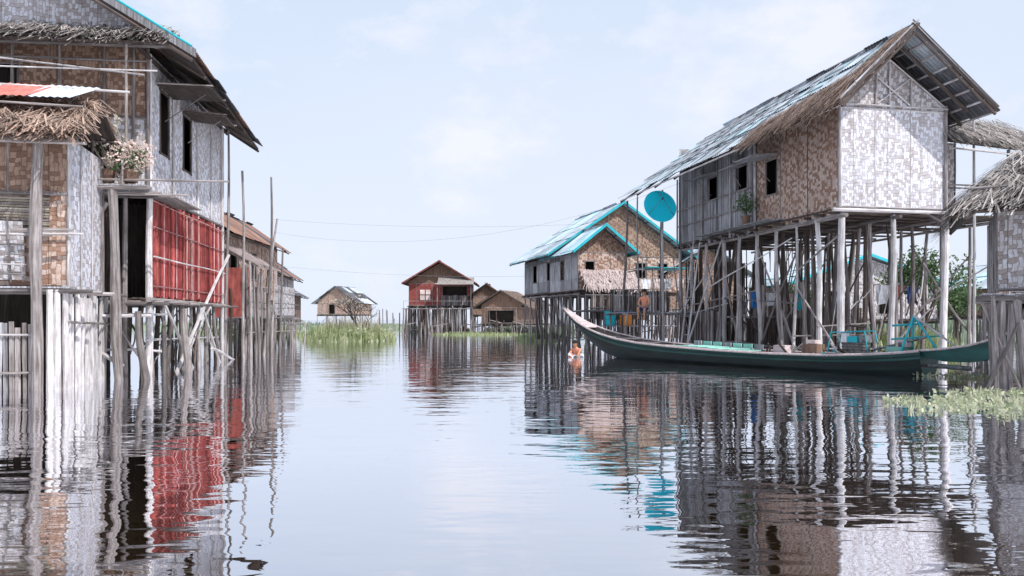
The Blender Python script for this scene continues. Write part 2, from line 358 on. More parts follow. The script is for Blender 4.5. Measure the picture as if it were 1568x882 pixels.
def house(name, ox, oy, lx, ly, W, Ln, zf, ze, zr, wm='wvS', rm='tin', over=.5, fover=.5, front=None, side=None, sideR=None,
          trim=None, rk='sheet', stm='pole', nst=(3, 4), deck=None, gm=None, sr=.06, dens=35, bat=.9, sidem=None, frontm=None):
    g = group(name, (ox, oy, 0)); P = frame(ox, oy, lx, ly)
    w_ = MB("walls", g); r_ = MB("roof", g); s_ = MB("stilts", g); f_ = MB("floor_deck", g)
    gm = gm or wm
    wall(w_, P, (0, 0), (W, 0), zf, ze, frontm or wm, front or (), batten=bat)
    wall(w_, P, (0, Ln), (0, 0), zf, ze, sidem or wm, side or (), batten=bat)
    wall(w_, P, (W, 0), (W, Ln), zf, ze, sidem or wm, sideR or (), batten=bat)
    wall(w_, P, (W, Ln), (0, Ln), zf, ze, wm, (), batten=bat)
    wall(w_, P, (.25, .5), (W-.25, .5), zf, ze, 'interior'); wall(w_, P, (.5, .3), (.5, Ln-.3), zf, ze, 'interior'); wall(w_, P, (W-.5, .3), (W-.5, Ln-.3), zf, ze, 'interior')  # dark inner sheets added so openings read as shaded rooms
    c = W/2
    k = (zr-ze)/(c+over)
    zt = ze+k*over-.08
    for l in (0.01, Ln-.01):
        w_.face([P(0, l, ze), P(W, l, ze), P(W, l, ze+(zt-ze)*.6), P(c, l, zr-.12), P(0, l, ze+(zt-ze)*.6)], gm)
    A = [P(-over, -fover, ze-.05), P(-over, Ln+fover, ze-.05), P(c, Ln+fover, zr), P(c, -fover, zr)]
    B = [P(W+over, -fover, ze-.05), P(W+over, Ln+fover, ze-.05), P(c, Ln+fover, zr), P(c, -fover, zr)]
    H = (A[3]-A[0]).length; T = (A[1]-A[0]).length
    for q in (A, B):
        if rk == 'sheet': sheets(r_, *q, max(2, int(T/1.0)), max(1, int(H/1.7+.5)), rm)
        else: thatch(r_, *q, rm, dens=dens)
        for i in range(4):
            v = i/3; a = q[0]*(1-v)+q[3]*v; b = q[1]*(1-v)+q[2]*v
            r_.beam(a-Vector((0, 0, .07)), b-Vector((0, 0, .07)), .03, 'poleD')
        for i in range(5):
            v = i/4; a = q[0]*(1-v)+q[1]*v; b = q[3]*(1-v)+q[2]*v
            r_.beam(a-Vector((0, 0, .1)), b-Vector((0, 0, .1)), .03, 'poleD')
    if trim:
        for q in (A, B):
            for (a, b) in ((q[0], q[3]), (q[0], q[1])):
                d = (b-a).normalized(); up = Vector((0, 0, .16))
                n = d.cross(up).normalized()*.03
                r_.slab([a-up*.5+n, b-up*.5+n, b+up*.5+n, a+up*.5+n], .05, trim)
    planks(f_, P, -.1, W+.1, -.1, Ln+.1, zf, 'poleD', .25)
    ws = [W*i/(nst[0]-1) for i in range(nst[0])]; ls = [Ln*i/(nst[1]-1) for i in range(nst[1])]
    stilts(s_, P, ws, ls, zf, stm, r=sr)
    for l in ls: s_.beam(P(-.2, l, zf-.1), P(W+.2, l, zf-.1), .05, 'poleD')
    for w in ws: s_.beam(P(w, -.2, zf-.18), P(w, Ln+.2, zf-.18), .05, stm)
    for i in range(len(ls)-1):
        s_.beam(P(0, ls[i], .2), P(0, ls[i+1], zf-.3), .03, stm, bend=.03)
    s_.beam(P(0, -.02, .3), P(W, -.02, .9), .03, stm, bend=.03); s_.beam(P(0, -.02, .2), P(W*.5, -.02, zf-.2), .03, stm, bend=.03)
    s_.beam(P(W, -.04, .3), P(W*.4, -.04, zf-.3), .03, stm, bend=.05)
    if deck:
        w0, w1, l0, l1, z = deck
        planks(f_, P, w0, w1, l0, l1, z, 'plank')
        stilts(s_, P, [w0, (w0+w1)/2, w1], [l0, l1], z, stm, r=sr*.8)
        for l in (l0, l1): s_.beam(P(w0-.2, l, z-.06), P(w1+.2, l, z-.06), .04, stm)
        for w in (w0, (w0+w1)/2, w1): s_.beam(P(w, l0, z), P(w, l0, z+.8), .025, stm)
        s_.beam(P(w0, l0, z+.75), P(w1, l0, z+.75), .022, stm, bend=.02)
    for m in (w_, r_, s_, f_): m.build()
    return g, P

def leaves(mb, c, rad, n, size, mt, sq=1.0, up=0):
    c = Vector(c); mi = mb.mi(mt)
    for i in range(n):
        d = Vector((R.gauss(0, 1), R.gauss(0, 1), R.gauss(0, 1)))
        d = d.normalized()*(U(.2, 1)**.6)*rad; d.z *= sq
        p = c+d; s = size*U(.5, 1.4)
        a = Vector((R.gauss(0, 1), R.gauss(0, 1), R.gauss(0, 1)+up)).normalized(); b = a.cross(Vector((U(-1, 1), U(-1, 1), U(-1, 1)))).normalized()
        b0 = len(mb.v); mb.v += [p, p+a*s*.5+b*s*.25, p+a*s, p+a*s*.5-b*s*.25]
        mb.f.append([b0, b0+1, b0+2, b0+3]); mb.m.append(mi); mb.uv += [(0, 0), (1, 0), (1, 1), (0, 1)]

def laundry(p0, p1, items):
    g = group("laundry_line", p0); a = MB("line_and_clothes", g); p0 = Vector(p0); p1 = Vector(p1); d = (p1-p0).normalized()
    a.beam(p0, p1, .012, 'pole'); s = .15
    for (w, h, mt) in items:
        o = p0+d*s; n = 5
        for i in range(n):
            for j in range(4):
                def cp(u, v): return o+d*(w*u)+Vector((.04*math.sin(u*9+v*2), .05*math.sin(u*11+v*3), -h*v*(1+.05*math.sin(u*7))))
                a.face([cp(i/n, j/4), cp((i+1)/n, j/4), cp((i+1)/n, (j+1)/4), cp(i/n, (j+1)/4)], mt)
        s += w+.12
    a.build()

# ================================================================== MAIN RIGHT HOUSE
K = 1.06
g = group("stilt_house", (9.8, 23.85, 0))
P = frame(9.8, 23.85, -.193, .981, K, -.084)
FZ = 4.57
mw = MB("front_wall", g)
wall(mw, P, (0, 0), (3.4, 0), FZ, 7.45, 'wvW', batten=1.13, btm='poleL')
mw.face([P(-.03, -.03, 7.45), P(3.43, -.03, 7.45), P(3.3, -.03, 7.6), P(1.55, -.03, 8.8), P(.1, -.03, 7.6)], 'wvS')
mw.face([P(-.2, .3, 7.4), P(3.6, .3, 7.4), P(1.6, .3, 9.25)], 'interior')  # near-black sheet painted as the shade in the gable gap
for a, b in (((-.05, 7.5), (3.45, 7.5)), ((.05, 7.55), (1.55, 8.82)), ((1.55, 8.82), (3.35, 7.55)), ((1.1, 7.5), (1.15, 8.45)), ((1.55, 7.5), (1.55, 8.8)), ((2.25, 7.5), (2.25, 8.3)), ((1.15, 7.55), (2.2, 8.3)), ((2.2, 7.55), (1.15, 8.3))):
    mw.beam(P(a[0], -.07, a[1]), P(b[0], -.07, b[1]), .028, 'poleL')
mw.beam(P(0, -.05, FZ), P(0, -.05, 7.6), .045, 'poleL'); mw.beam(P(3.4, -.05, FZ-.1), P(3.4, -.05, 7.6), .05, 'pole')
mw.build()
ms = MB("side_wall", g)
wall(ms, P, (-.02, 4.66), (-.02, 0), FZ-.22, 7.6, 'wvB', [(4.66-4.05, 4.66-3.35, 5.5, 6.65)], batten=1.55)
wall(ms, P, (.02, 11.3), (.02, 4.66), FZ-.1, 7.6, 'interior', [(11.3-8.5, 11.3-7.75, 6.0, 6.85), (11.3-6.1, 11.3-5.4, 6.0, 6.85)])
wall(ms, P, (.7, 11.2), (.7, .1), FZ, 7.6, 'interior')  # start of inner dark box, painted shade behind the windows
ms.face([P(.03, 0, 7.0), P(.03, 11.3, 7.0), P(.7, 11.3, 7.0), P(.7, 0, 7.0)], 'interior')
n = 64
for i in range(n):
    l = 4.7+(11.3-4.7)*i/n; l2 = l+(11.3-4.7)/n-.012
    zb = FZ-.15+U(-.08, .08)
    for (z0, z1) in ([(zb, 7.5)] if not (5.35 < (l+l2)/2 < 6.15 or 7.7 < (l+l2)/2 < 8.55) else [(zb, 5.98), (6.87, 7.5)]):
        o = -.03-U(0, .012)
        q = [P(o, l, z0), P(o, l2, z0), P(o, l2, z1), P(o, l, z1)]
        ms.slab(q[::-1], .015, 'plank')
for z in (FZ-.05, 5.3, 5.95):
    ms.beam(P(-.09, 11.3, z), P(-.09, 4.7, z), .03, 'pole', bend=.02)
for l in (4.66, 6.5, 8.9, 11.3): ms.beam(P(-.1, l, FZ-.2), P(-.1, l, 7.3), .045, 'poleL')
flap(ms, P, -.05, 3.2, 4.3, 6.75, 1.0, .1, sgn=-1)
flap(ms, P, -.05, 5.2, 6.3, 6.9, .6, .15, sgn=-1)
flap(ms, P, -.05, 7.5, 8.8, 6.95, .8, .2, sgn=-1)
planks(ms, P, -.6, 0, 3.0, 8.4, FZ+.05, 'plank', .15)
wall(ms, P, (3.4, 0), (3.4, 11.3), FZ, 7.5, 'wvS'); wall(ms, P, (3.4, 11.3), (0, 11.3), FZ, 8.6, 'wvS')
ms.build()
mr = MB("tin_roof", g)
RF, RB = -1.05, 10.4
ridF, ridB = P(1.6, RF, 9.4), P(1.6, RB, 9.4)
eF, eB = P(-.62, RF, 7.28), P(-2.43, 11.8, 6.5)
sheets(mr, eF, eB, ridB, ridF, 15, 4, ['tin', 'tin', 'tin', 'tinB'], lift=.03)
rF, rB = P(4.15, RF, 7.3), P(4.3, 10.6, 7.2)
sheets(mr, rF, rB, ridB, ridF, 11, 2, ['tin', 'tinD', 'tinD'])
for q in ((eF, eB, ridB, ridF), (rF, rB, ridB, ridF)):
    for i in range(8):
        v = i/7; mr.beam(bil(*q, 0, v)-Vector((0, 0, .09)), bil(*q, 1, v)-Vector((0, 0, .09)), .035, 'poleL')
    for i in range(10):
        u = i/9; mr.beam(bil(*q, u, 0)-Vector((0, 0, .16)), bil(*q, u, 1)-Vector((0, 0, .16)), .045, 'poleD')
for a, b in ((eF, ridF), (rF, ridF)):
    d = (b-a).normalized()
    mr.beam(a-d*.1+Vector((0, -.05, .0)), b+d*.15+Vector((0, -.05, 0)), .06, 'poleD', sides=4)
    mr.beam(a-d*.1+Vector((0, -.05, .12)), b+d*.12+Vector((0, -.05, .12)), .035, 'plank', sides=4)
mr.beam(ridF+Vector((0, 0, .08)), ridB+Vector((0, 0, .08)), .06, 'plank')
mr.beam(P(-.35, -.35, 7.45), P(1.6, -.35, 9.2), .07, 'poleD', sides=4); mr.beam(P(3.85, -.35, 7.4), P(1.6, -.35, 9.2), .08, 'poleD', sides=4)
mr.build()
mt_ = MB("thatch_eave", g)
def onslope(u, v): return bil(eF, eB, ridB, ridF, u, v)
upn = Vector((-.35, -.08, .5))*.1
thatch(mt_, onslope(0, -.03)+upn, onslope(.33, -.05)+upn, onslope(.33, .24)+upn, onslope(0, .5)+upn, 'thB', dens=85, blade=.5, over=.45, base='thB', rows=6, skew=.35, lift=.12)
thatch(mt_, onslope(.0, .45)+upn, onslope(.07, .4)+upn, onslope(.04, .97)+upn, onslope(0, .97)+upn, 'thB', dens=110, blade=.45, over=.2, base='thB', rows=8, skew=.35)
thatch(mt_, onslope(.0, -.04), onslope(.34, -.05), onslope(.33, .12), onslope(0, .2), 'thB', dens=70, blade=.55, over=.6, base='poleD', rows=3, skew=.4)
mt_.build()
mp = MB("roof_poles", g)
for u in (.12, .2, .29, .38, .45, .5, .56, .62, .7, .75, .82, .88):
    mp.beam(onslope(u, -.02)+upn*1.3, onslope(u-.01, .98)+upn*1.3, .025, 'plank', bend=.04)
for v in (.25, .55, .8):
    mp.beam(onslope(.2, v)+upn*1.5, onslope(.98, v)+upn*1.5, .022, 'plank', bend=.05)
mp.build()
mf = MB("floor", g)
planks(mf, P, -.12, 3.5, -.1, 11.4, FZ-.02, 'poleD', .3)
for l in [0, .7, 1.4, 2.1, 2.9, 3.7, 4.6, 5.6, 6.6, 7.6, 8.6, 9.6, 10.5, 11.3]:
    mf.beam(P(-.3+U(-.2, .1), l, FZ-.14), P(5.9 if l > 1.5 else 3.7, l, FZ-.14+U(-.03, .03)), .05, 'poleD')
for w in (0, 1.7, 3.4, 5.4): mf.beam(P(w, -.35, FZ-.25), P(w, 11.5, FZ-.27), .06, 'pole', bend=.03)
mf.beam(P(-.3, -.15, FZ-.08), P(3.8, -.15, FZ-.08), .06, 'poleL')
mf.build()
mst = MB("stilts", g)
for w, r_ in ((.08, .11), (1.72, .095), (3.4, .12)): mst.beam(P(w+U(-.1, .1), 0, -.5), P(w, 0, FZ-.15), r_, 'poleL', r1=r_*.85, sides=10, bend=.06, segs=7)
stilts(mst, P, [0], [1.1, 2.2, 3.4, 4.66, 5.9, 7.2, 8.6, 10, 11.3], FZ-.2, 'poleL', r=.075)
stilts(mst, P, [1.0, 1.9, 2.7], [1.3, 3.0, 4.7, 6.4, 8.1, 9.8, 11.3], FZ-.2, 'pole', r=.065, jit=.35, lean=.18)
stilts(mst, P, [.5, 1.4, 2.3, 3.1], [2.2, 3.9, 5.5, 7.2, 8.9, 10.4], FZ-.2, 'poleD', r=.06, jit=.4, lean=.2)
stilts(mst, P, [3.5, 4.6, 5.6], [1.6, 3.5, 5.4, 7.5, 9.5], FZ-.2, 'pole', r=.07, jit=.25, lean=.14)
stilts(mst, P, [4.0, 5.1], [4.5, 6.5, 8.5], FZ-.2, 'poleD', r=.06, jit=.3)
stilts(mst, P, [-.35, .5, 1.3], [2.7, 5.2, 6.8, 9.2, 10.6], 2.6, 'pole', r=.05, jit=.25, lean=.2)
br = [((0, 0, 3.8), (0, 2.2, 2.9)), ((0, 5.9, 0.2), (0, 7.2, 3.4)), ((0, 7.2, .2), (0, 8.6, 3.6)), ((0, 10, .1), (0, 7.2, 3.9)),
      ((0, 4.66, 2.4), (0, 10, 2.0)), ((0, 2.2, 1.9), (0, 7.2, 2.2)), ((3.4, 0, 3.0), (4.6, 1.6, 4.3)), ((3.4, 0, 4.2), (2.7, 0, 4.5)),
      ((3.4, 1.6, 1.2), (5.6, 1.6, 3.4)), ((5.6, 1.6, 1.0), (3.5, 1.6, 3.7)), ((1.9, 3, .3), (3.5, 3.5, 2.9)), ((0, 1.1, 1.2), (1.9, 1.3, 1.3)),
      ((0, 8.6, 1.2), (2.7, 8.1, 1.3)), ((0, 3.4, .5), (0, 11.3, .7)), ((1.0, 4.7, 1.3), (2.7, 4.7, 3.6)), ((0, 10.6, 0), (0, 11.9, 4)), ((-.35, 9.2, .2), (-.35, 10.6, 2.6)),
      ((0, 2.2, .3), (0, 4.66, 3.9)), ((0, 4.66, .2), (0, 2.2, 3.6)), ((0, .1, .5), (0, 2.2, 2.4))]
braces(mst, P, br, 'pole', .035)
for i in range(46):
    w, l = U(0, 5), U(1.0, 10.5); mst.beam(P(w, l, U(.1, 1.8)), P(w+U(-1.5, 1.5), l+U(-1.3, 1.3), U(1.4, 4.3)), U(.014, .034), R.choice(['poleD', 'poleD', 'pole', 'poleL']), bend=.07)
braces(mst, P, [((-.3, 8.3, 2.5), (-.3, 2.0, 3.9)), ((-.2, 11, 1.5), (-.2, 6.5, 2.0))], 'poleL', .03)
mst.build()
ml = MB("lower_screens", g)
def gpt(w, l): return P(w, l, 0)
slats(ml, gpt(-.1, 7.2), gpt(-.1, 11.0), .35, 1.75, ('pole', 'poleD'), miss=.1, w=.08)
slats(ml, gpt(0, 6.3), gpt(2.7, 6.5), .3, 1.5, 'poleD', miss=.15, w=.08)
slats(ml, gpt(-.2, 10.2), gpt(3.4, 10.2), .1, 3.9, 'poleD', miss=.3, w=.09)
slats(ml, gpt(.6, 9.8), gpt(5.6, 9.8), .3, 2.2, ('plank', 'poleD', 'poleD', 'brownp'), miss=.2, w=.09)
slats(ml, gpt(3.4, 7), gpt(5.6, 7), .1, 1.9, 'poleD', miss=.1, w=.09)
planks(ml, P, 0, 2.7, 6.6, 11, .55, 'plank', .2); planks(ml, P, .3, 3.2, 2.2, 3.6, .5, 'plank', .2)
ml.beam(P(-.2, 2, .9), P(3.4, 2.2, .95), .03, 'pole'); ml.beam(P(-.3, 6.3, 1.5), P(2.8, 6.3, 1.5), .04, 'pole')
for i in range(22):
    w, l = U(.3, 3), U(1.5, 10); ml.beam(P(w, l, FZ-.3), P(w+U(-.1, .1), l, FZ-U(.8, 1.9)), .02, 'poleD')
ml.build()
mk = MB("back_room", g)
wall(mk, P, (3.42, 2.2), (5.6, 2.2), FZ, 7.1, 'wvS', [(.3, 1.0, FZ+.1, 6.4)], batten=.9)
wall(mk, P, (3.5, 3.2), (5.6, 3.2), FZ, 7.1, 'interior')  # dark sheet standing for the shade behind the doorway
wall(mk, P, (5.6, 2.2), (5.6, 9), FZ, 7.0, 'wvS', batten=1.2)
planks(mk, P, 3.45, 6.2, .6, 2.3, FZ-.02, 'poleD', .2)
for l in (.7, 1.2): mk.beam(P(3.5, l, FZ+.9), P(6.1, l, FZ+.9), .03, 'pole')
mk.beam(P(4.9, .6, 0), P(4.9, .6, 7.9), .05, 'poleL', segs=5, bend=.04); mk.beam(P(6.2, .7, -.4), P(6.2, .7, 6.6), .06, 'pole', segs=5, bend=.04)
thatch(mk, P(3.45, -.1, 6.6), P(7.4, -.1, 6.35), P(7.4, 2.4, 7.75), P(3.5, 2.4, 8.0), 'thG', dens=95, blade=.55, over=.4, lift=.18, skew=.3)
mk.beam(P(3.5, -.05, 6.4), P(7.5, -.05, 6.2), .03, 'poleL'); mk.beam(P(3.6, -.5, 6.3), P(8.5, -.5, 5.9), .025, 'poleL')
mk.build()
mo = MB("porch_and_ladder", g)
stilts(mo, P, [-2.2], [10.4, 11.6], 6.4, 'pole', r=.055)
stilts(mo, P, [-1.1], [8.8, 10.5], 6.7, 'pole', r=.05)
planks(mo, P, -3.1, 0, 9.2, 11.5, 1.7, 'plank', .2)
stilts(mo, P, [-3.0, -.9], [9.3, 11.4], 1.66, 'pole', r=.05)
for l in (9.3, 10.4, 11.4): mo.beam(P(-3.2, l, 1.62), P(.1, l, 1.62), .045, 'pole')
mo.beam(P(-2.2, 10.4, 3.4), P(-2.2, 11.6, 3.4), .03, 'pole')
slats(mo, P(-3.0, 11.5, 0), P(-.3, 11.5, 0), 1.7, 2.7, ('pole', 'poleD', 'plank'), miss=.35, w=.07)
mo.beam(P(-3.0, 11.45, 2.65), P(-.2, 11.45, 2.7), .025, 'pole', bend=.03)
a0, a1 = P(-1.1, 8.0, .3), P(-.3, 8.6, 4.5); b0, b1 = P(-1.1, 8.6, .3), P(-.3, 9.2, 4.5)
mo.beam(a0, a1, .04, 'poleL'); mo.beam(b0, b1, .04, 'poleL')
for i in range(12):
    t = (i+.5)/12; mo.beam(a0.lerp(a1, t), b0.lerp(b1, t), .028, 'pole')
mo.beam(P(-1.3, 8.0, -.2), P(-.1, 7.2, 4.3), .04, 'poleL'); mo.beam(P(-1.5, 11, -.2), P(.3, 8.5, 3.7), .035, 'poleL')
mo.build()
gp = group("potted_plant", P(-.45, 4.7, FZ)); mm = MB("foliage", gp)
leaves(mm, P(-.4, 4.7, FZ+.75), .42, 260, .13, 'leaf', 1.1); mm.beam(P(-.4, 4.7, FZ+.05), P(-.4, 4.7, FZ+.35), .12, 'brownp', r1=.16, sides=10); mm.beam(P(-.4, 4.7, FZ+.3), P(-.4, 4.7, FZ+.9), .02, 'poleD'); mm.build()
PR = P
laundry(P(.2, 5.8, 2.4), P(3.0, 5.8, 2.3), [(.5, .6, 'blue'), (.4, .5, 'clothw'), (.6, .7, 'pinkcloth'), (.5, .6, 'teal')])
laundry(P(3.6, 3.6, 2.6), P(5.5, 3.6, 2.5), [(.5, .7, 'clothw'), (.5, .5, 'orangecloth'), (.4, .6, 'lungi')])

# satellite dish
gd = group("satellite_dish", (6.1, 33, 0)); dm = MB("dish", gd, smooth=True)
C = Vector((6.1, 32.8, 6.08)); N = Vector((.05, -.86, .5)).normalized(); ax = N.cross(Vector((0, 0, 1))).normalized(); ay = N.cross(ax)
rings = 8; seg = 36
def dp(r, a): return C+ax*math.cos(a)*r*.66+ay*math.sin(a)*r*.8+N*(.12*r*r-.12)
for i in range(rings):
    for j in range(seg):
        a0, a1 = 2*math.pi*j/seg, 2*math.pi*(j+1)/seg; r0, r1 = i/rings, (i+1)/rings
        dm.face([dp(r0, a0), dp(r1, a0), dp(r1, a1), dp(r0, a1)] if i else [dp(0, 0), dp(r1, a0), dp(r1, a1)], 'cyan')
dm.build(); dd = MB("mast_and_arm", gd)
for j in range(seg): dd.beam(dp(1, 2*math.pi*j/seg), dp(1, 2*math.pi*(j+1)/seg), .014, 'cyan', r1=.014)
F = C+N*.55
for a in (-1.57, .6, 2.5): dd.beam(dp(.95, a), F, .012, 'metal')
dd.beam(F, F-N*.12, .04, 'metal', sides=8, r1=.03)
dd.beam((6.25, 33.05, -.5), (6.25, 33.05, 6.1), .06, 'poleL', sides=8, bend=.04, segs=5)
dd.beam((6.25, 33.05, 6.0), C-N*.14, .035, 'metal')
dd.build()

# ================================================================== MAIN LEFT HOUSE
g = group("stilt_house", (-9.16, 20.1, 0)); P = frame(-9.16, 20.1, -.12, .993)
LB = 7.45
a = MB("side_wall", g)
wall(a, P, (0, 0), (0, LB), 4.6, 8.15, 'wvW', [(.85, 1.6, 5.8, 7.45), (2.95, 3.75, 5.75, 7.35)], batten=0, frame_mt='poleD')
wall(a, P, (-.7, 0), (-.7, LB), 4.6, 8.15, 'interior')  # near-black sheet as painted shade behind the side windows
for l in (0, 1.9, 4.4, 6, LB): a.beam(P(.04, l, 4.5), P(.04, l, 8.1), .035, 'poleL', bend=.02)
a.beam(P(.05, 0, 4.62), P(.05, LB, 4.62), .05, 'pole'); a.beam(P(.05, LB, -.4), P(.05, LB, 8.0), .07, 'poleL', bend=.03)
flap(a, P, .03, .5, 1.9, 7.5, 1.35, .02, 'poleD'); flap(a, P, .03, 2.7, 4.0, 7.4, 1.2, .12, 'poleD')
a.build()
a = MB("red_slat_wall", g)
slats(a, P(.05, .05, 0), P(.05, LB-.05, 0), 1.98, 4.5, ('red', 'red', 'red', 'redw', 'redp'), w=.085, gap=.014, jit=.07, miss=.04, lean=.035)
for z in (2.25, 3.0, 3.75, 4.4): a.beam(P(.12, 0, z), P(.12, LB, z), .02, 'redp' if z != 3.0 else 'poleL', bend=.03)
for l in (1.2, 2.6, 4.0, 5.4): a.beam(P(.14, l, 2.0), P(.14, l, 4.5), .018, 'redw')
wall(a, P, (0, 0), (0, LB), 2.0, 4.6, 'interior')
a.build()
a = MB("front_wall", g)
wall(a, P, (-6, 0), (0, 0), 6.5, 8.9, 'wvO', [(1.6, 2.9, 7.05, 7.75)], batten=0)
wall(a, P, (-6, -.012), (0, -.012), 4.6, 6.5, 'wvS')
wall(a, P, (-6, .6), (-.2, .6), 4.6, 8.9, 'interior')  # dark sheet as painted shade behind the front window
for w in (0, -.35, -1.05, -2.1, -3.2): a.beam(P(w, -.05, 4.5), P(w, -.05, 8.8), .045, 'pole', bend=.02)
a.beam(P(-6, -.06, 6.5), P(0, -.06, 6.5), .03, 'pole'); a.beam(P(-6, -.06, 7.9), P(0, -.06, 7.9), .04, 'pole')
a.face([P(-6, -.02, 8.9), P(.6, -.02, 8.2), P(.6, -.02, 8.35), P(-3.2, -.02, 10.35), P(-6, -.02, 9)], 'wvW')
wall(a, P, (-6, LB), (0, LB), 2.0, 8.1, 'wvS'); wall(a, P, (-6, 0), (-6, LB), 2, 8.1, 'wvS')
wall(a, P, (-6, 1.6), (0, 1.6), 2.0, 4.5, 'interior')  # dark sheet added to give the open lower storey its shade
a.build()
a = MB("roof", g)
ridF, ridB = P(-3.2, -1.3, 10.55), P(-3.2, 8.35, 10.4); eF, eB = P(1.4, -1.3, 7.78), P(1.1, 8.35, 7.62); lF, lB = P(-7.8, -1.3, 7.8), P(-7.8, 8.35, 7.7)
sheets(a, eF, eB, ridB, ridF, 9, 3, ['tinD', 'tinD', 'tinR'])
sheets(a, lF, lB, ridB, ridF, 9, 3, 'tinD')
thatch(a, eF-Vector((0, 0, .1)), eB-Vector((0, 0, .1)), bil(eF, eB, ridB, ridF, 1, .25)-Vector((0, 0, .1)), bil(eF, eB, ridB, ridF, 0, .25)-Vector((0, 0, .1)), 'thG', dens=60, blade=.45, over=.3, rows=2, skew=.3)
for i in range(8):
    u = i/7; a.beam(bil(eF, eB, ridB, ridF, u, 0)-Vector((0, 0, .2)), bil(eF, eB, ridB, ridF, u, 1)-Vector((0, 0, .2)), .045, 'poleD')
d = (ridF-eF).normalized(); up = Vector((0, 0, .09))
a.slab([eF-up-d*.1, ridF-up, ridF+up*1.3, eF+up*1.3-d*.1], .05, 'plank')
a.beam(eF+Vector((0, -.04, .13)), ridF+Vector((0, -.04, .13)), .03, 'teal', r1=.03)
a.beam(P(.02, -1.2, 8.0), P(.02, 8.3, 8.0), .06, 'poleD')
a.build()
a = MB("front_pent_roof", g)
thatch(a, P(-7, -1.35, 7.95), P(.85, -1.35, 7.98), P(.75, 0, 8.55), P(-7, 0, 8.55), 'thG', dens=90, blade=.6, over=.35, lift=.22, skew=.35)
a.beam(P(-7, -1.25, 7.85), P(.9, -1.25, 7.9), .05, 'pole')
a.beam(P(-7, -1.6, 7.75), P(.3, -1.3, 7.2), .025, 'poleL', bend=.03); a.beam(P(-7, -1.5, 7.2), P(.6, -1.3, 7.3), .022, 'poleL', bend=.02)
for w in (-.1, -2.1, -4.2): a.beam(P(w, -1.2, 7.85), P(w, 0, 8.4), .035, 'poleD')
a.beam(P(-.1, -1.3, 4.6), P(-.1, -1.3, 7.9), .04, 'pole'); a.build()
a = MB("balcony", g)
planks(a, P, -4, .35, -1.7, .02, 4.55, 'plank', .18, along='w')
planks(a, P, .05, .7, -.2, 2.2, 4.5, 'pole', .15)
for l in (-1.7, -1.0, -.3): a.beam(P(-4, l, 4.45), P(.6, l, 4.45), .045, 'pole')
a.beam(P(-4, -1.75, 4.62), P(2.3, -1.6, 4.66), .03, 'pole'); a.beam(P(-1, -1.3, 4.36), P(1.3, -1.3, 4.36), .03, 'pole')
a.beam(P(-1.9, -1.7, 5.5), P(-.05, -1.7, 5.5), .02, 'pole')
for w in (-.05, -.7, -1.4, -2.0): a.beam(P(w, -1.7, 4.5), P(w, -1.7, U(5.0, 5.7)), .028, 'pole')
a.build()
a = MB("lower_floor", g)
planks(a, P, -6, .1, -.1, LB+.1, 1.95, 'poleD', .25); planks(a, P, -3, .4, -1.4, 0, 1.55, 'plank', .2, along='w')
for l in [LB*i/7 for i in range(8)]: a.beam(P(-6, l, 1.85), P(.4+U(-.1, .2), l, 1.85), .05, 'pole')
a.beam(P(.1, -.3, 1.9), P(.1, LB+.2, 1.9), .06, 'pole', bend=.03); a.beam(P(-4, -1.45, 1.45), P(.5, -1.45, 1.5), .05, 'poleL'); a.beam(P(-4, -.1, 1.8), P(.5, -.1, 1.8), .06, 'pole')
a.build()
a = MB("stilts", g)
stilts(a, P, [0], [0, .95, 1.9, 2.8, 3.7, 4.7, 5.6, 6.5, LB], 1.95, 'pole', r=.08)
stilts(a, P, [-1.4, -2.8, -4.2], [.9, 2.8, 4.7, 6.5], 1.95, 'poleD', r=.07)
stilts(a, P, [-.7], [.5, 1.6, 2.9, 4.1, 5.4, 6.7], 1.95, 'poleD', r=.08)
for (w, l, z, mt) in ((0, 0, 4.5, 'poleL'), (-.55, -.1, 4.5, 'pole'), (-.3, -1.6, 4.5, 'pole'), (-1.15, -1.6, 4.5, 'pole'), (-2.1, -.1, 4.5, 'pole'), (-1.5, -1.5, 4.5, 'poleD'), (.25, -1.5, 1.6, 'pole'), (-.8, -.9, 2.2, 'pole'), (.5, 1.3, 1.7, 'pole'), (-1.2, .5, 4.5, 'poleD')):
    stilts(a, P, [w], [l], z, mt, r=.09)
braces(a, P, [((.25, 1.2, -.2), (.35, LB-.3, 3.6)), ((.2, 2.6, .4), (.2, 5.2, 1.8)), ((.2, 3.2, 0), (.2, .6, 1.8)), ((.2, 6.6, -.1), (.2, 4.4, 1.7)), ((-.1, -1.5, .3), (-1.8, -1.5, 1.4)), ((.3, 5, .5), (.3, LB+1.2, -.1)), ((-2, 0, .7), (.3, 0, .6)), ((-.9, -.3, 4.3), (-2.2, -.2, 2.2)), ((0, -.2, .9), (0, 7, .8))], 'poleL', .05)
for i in range(16):
    l = U(0, 6.5); w = U(-1.5, .3); a.beam(P(w, l, U(0, .6)), P(w+U(-.5, .5), l+U(-1.6, 1.6), U(1.0, 1.9)), U(.015, .035), R.choice(['pole', 'poleL', 'poleD']), bend=.05)
a.build()
gp = group("potted_plant", P(.1, -1.4, 4.6)); mm = MB("foliage", gp)
c = P(.05, -1.45, 5.15)
leaves(mm, c, .42, 320, .12, 'leaf', .8); leaves(mm, c+Vector((.05, -.1, .08)), .5, 560, .09, 'flower', .8)
for i in range(24): leaves(mm, c+Vector((U(-.6, .6), U(-.3, .3), U(-.35, .4))), .1, 14, .08, R.choice(['flower', 'flower', 'leaf', 'straw']))
mm.beam(P(.05, -1.45, 4.62), P(.05, -1.45, 4.9), .15, 'brownp', r1=.2, sides=12); mm.build()
gp = group("potted_plant", P(-.5, -1.4, 4.6)); mm = MB("foliage", gp)
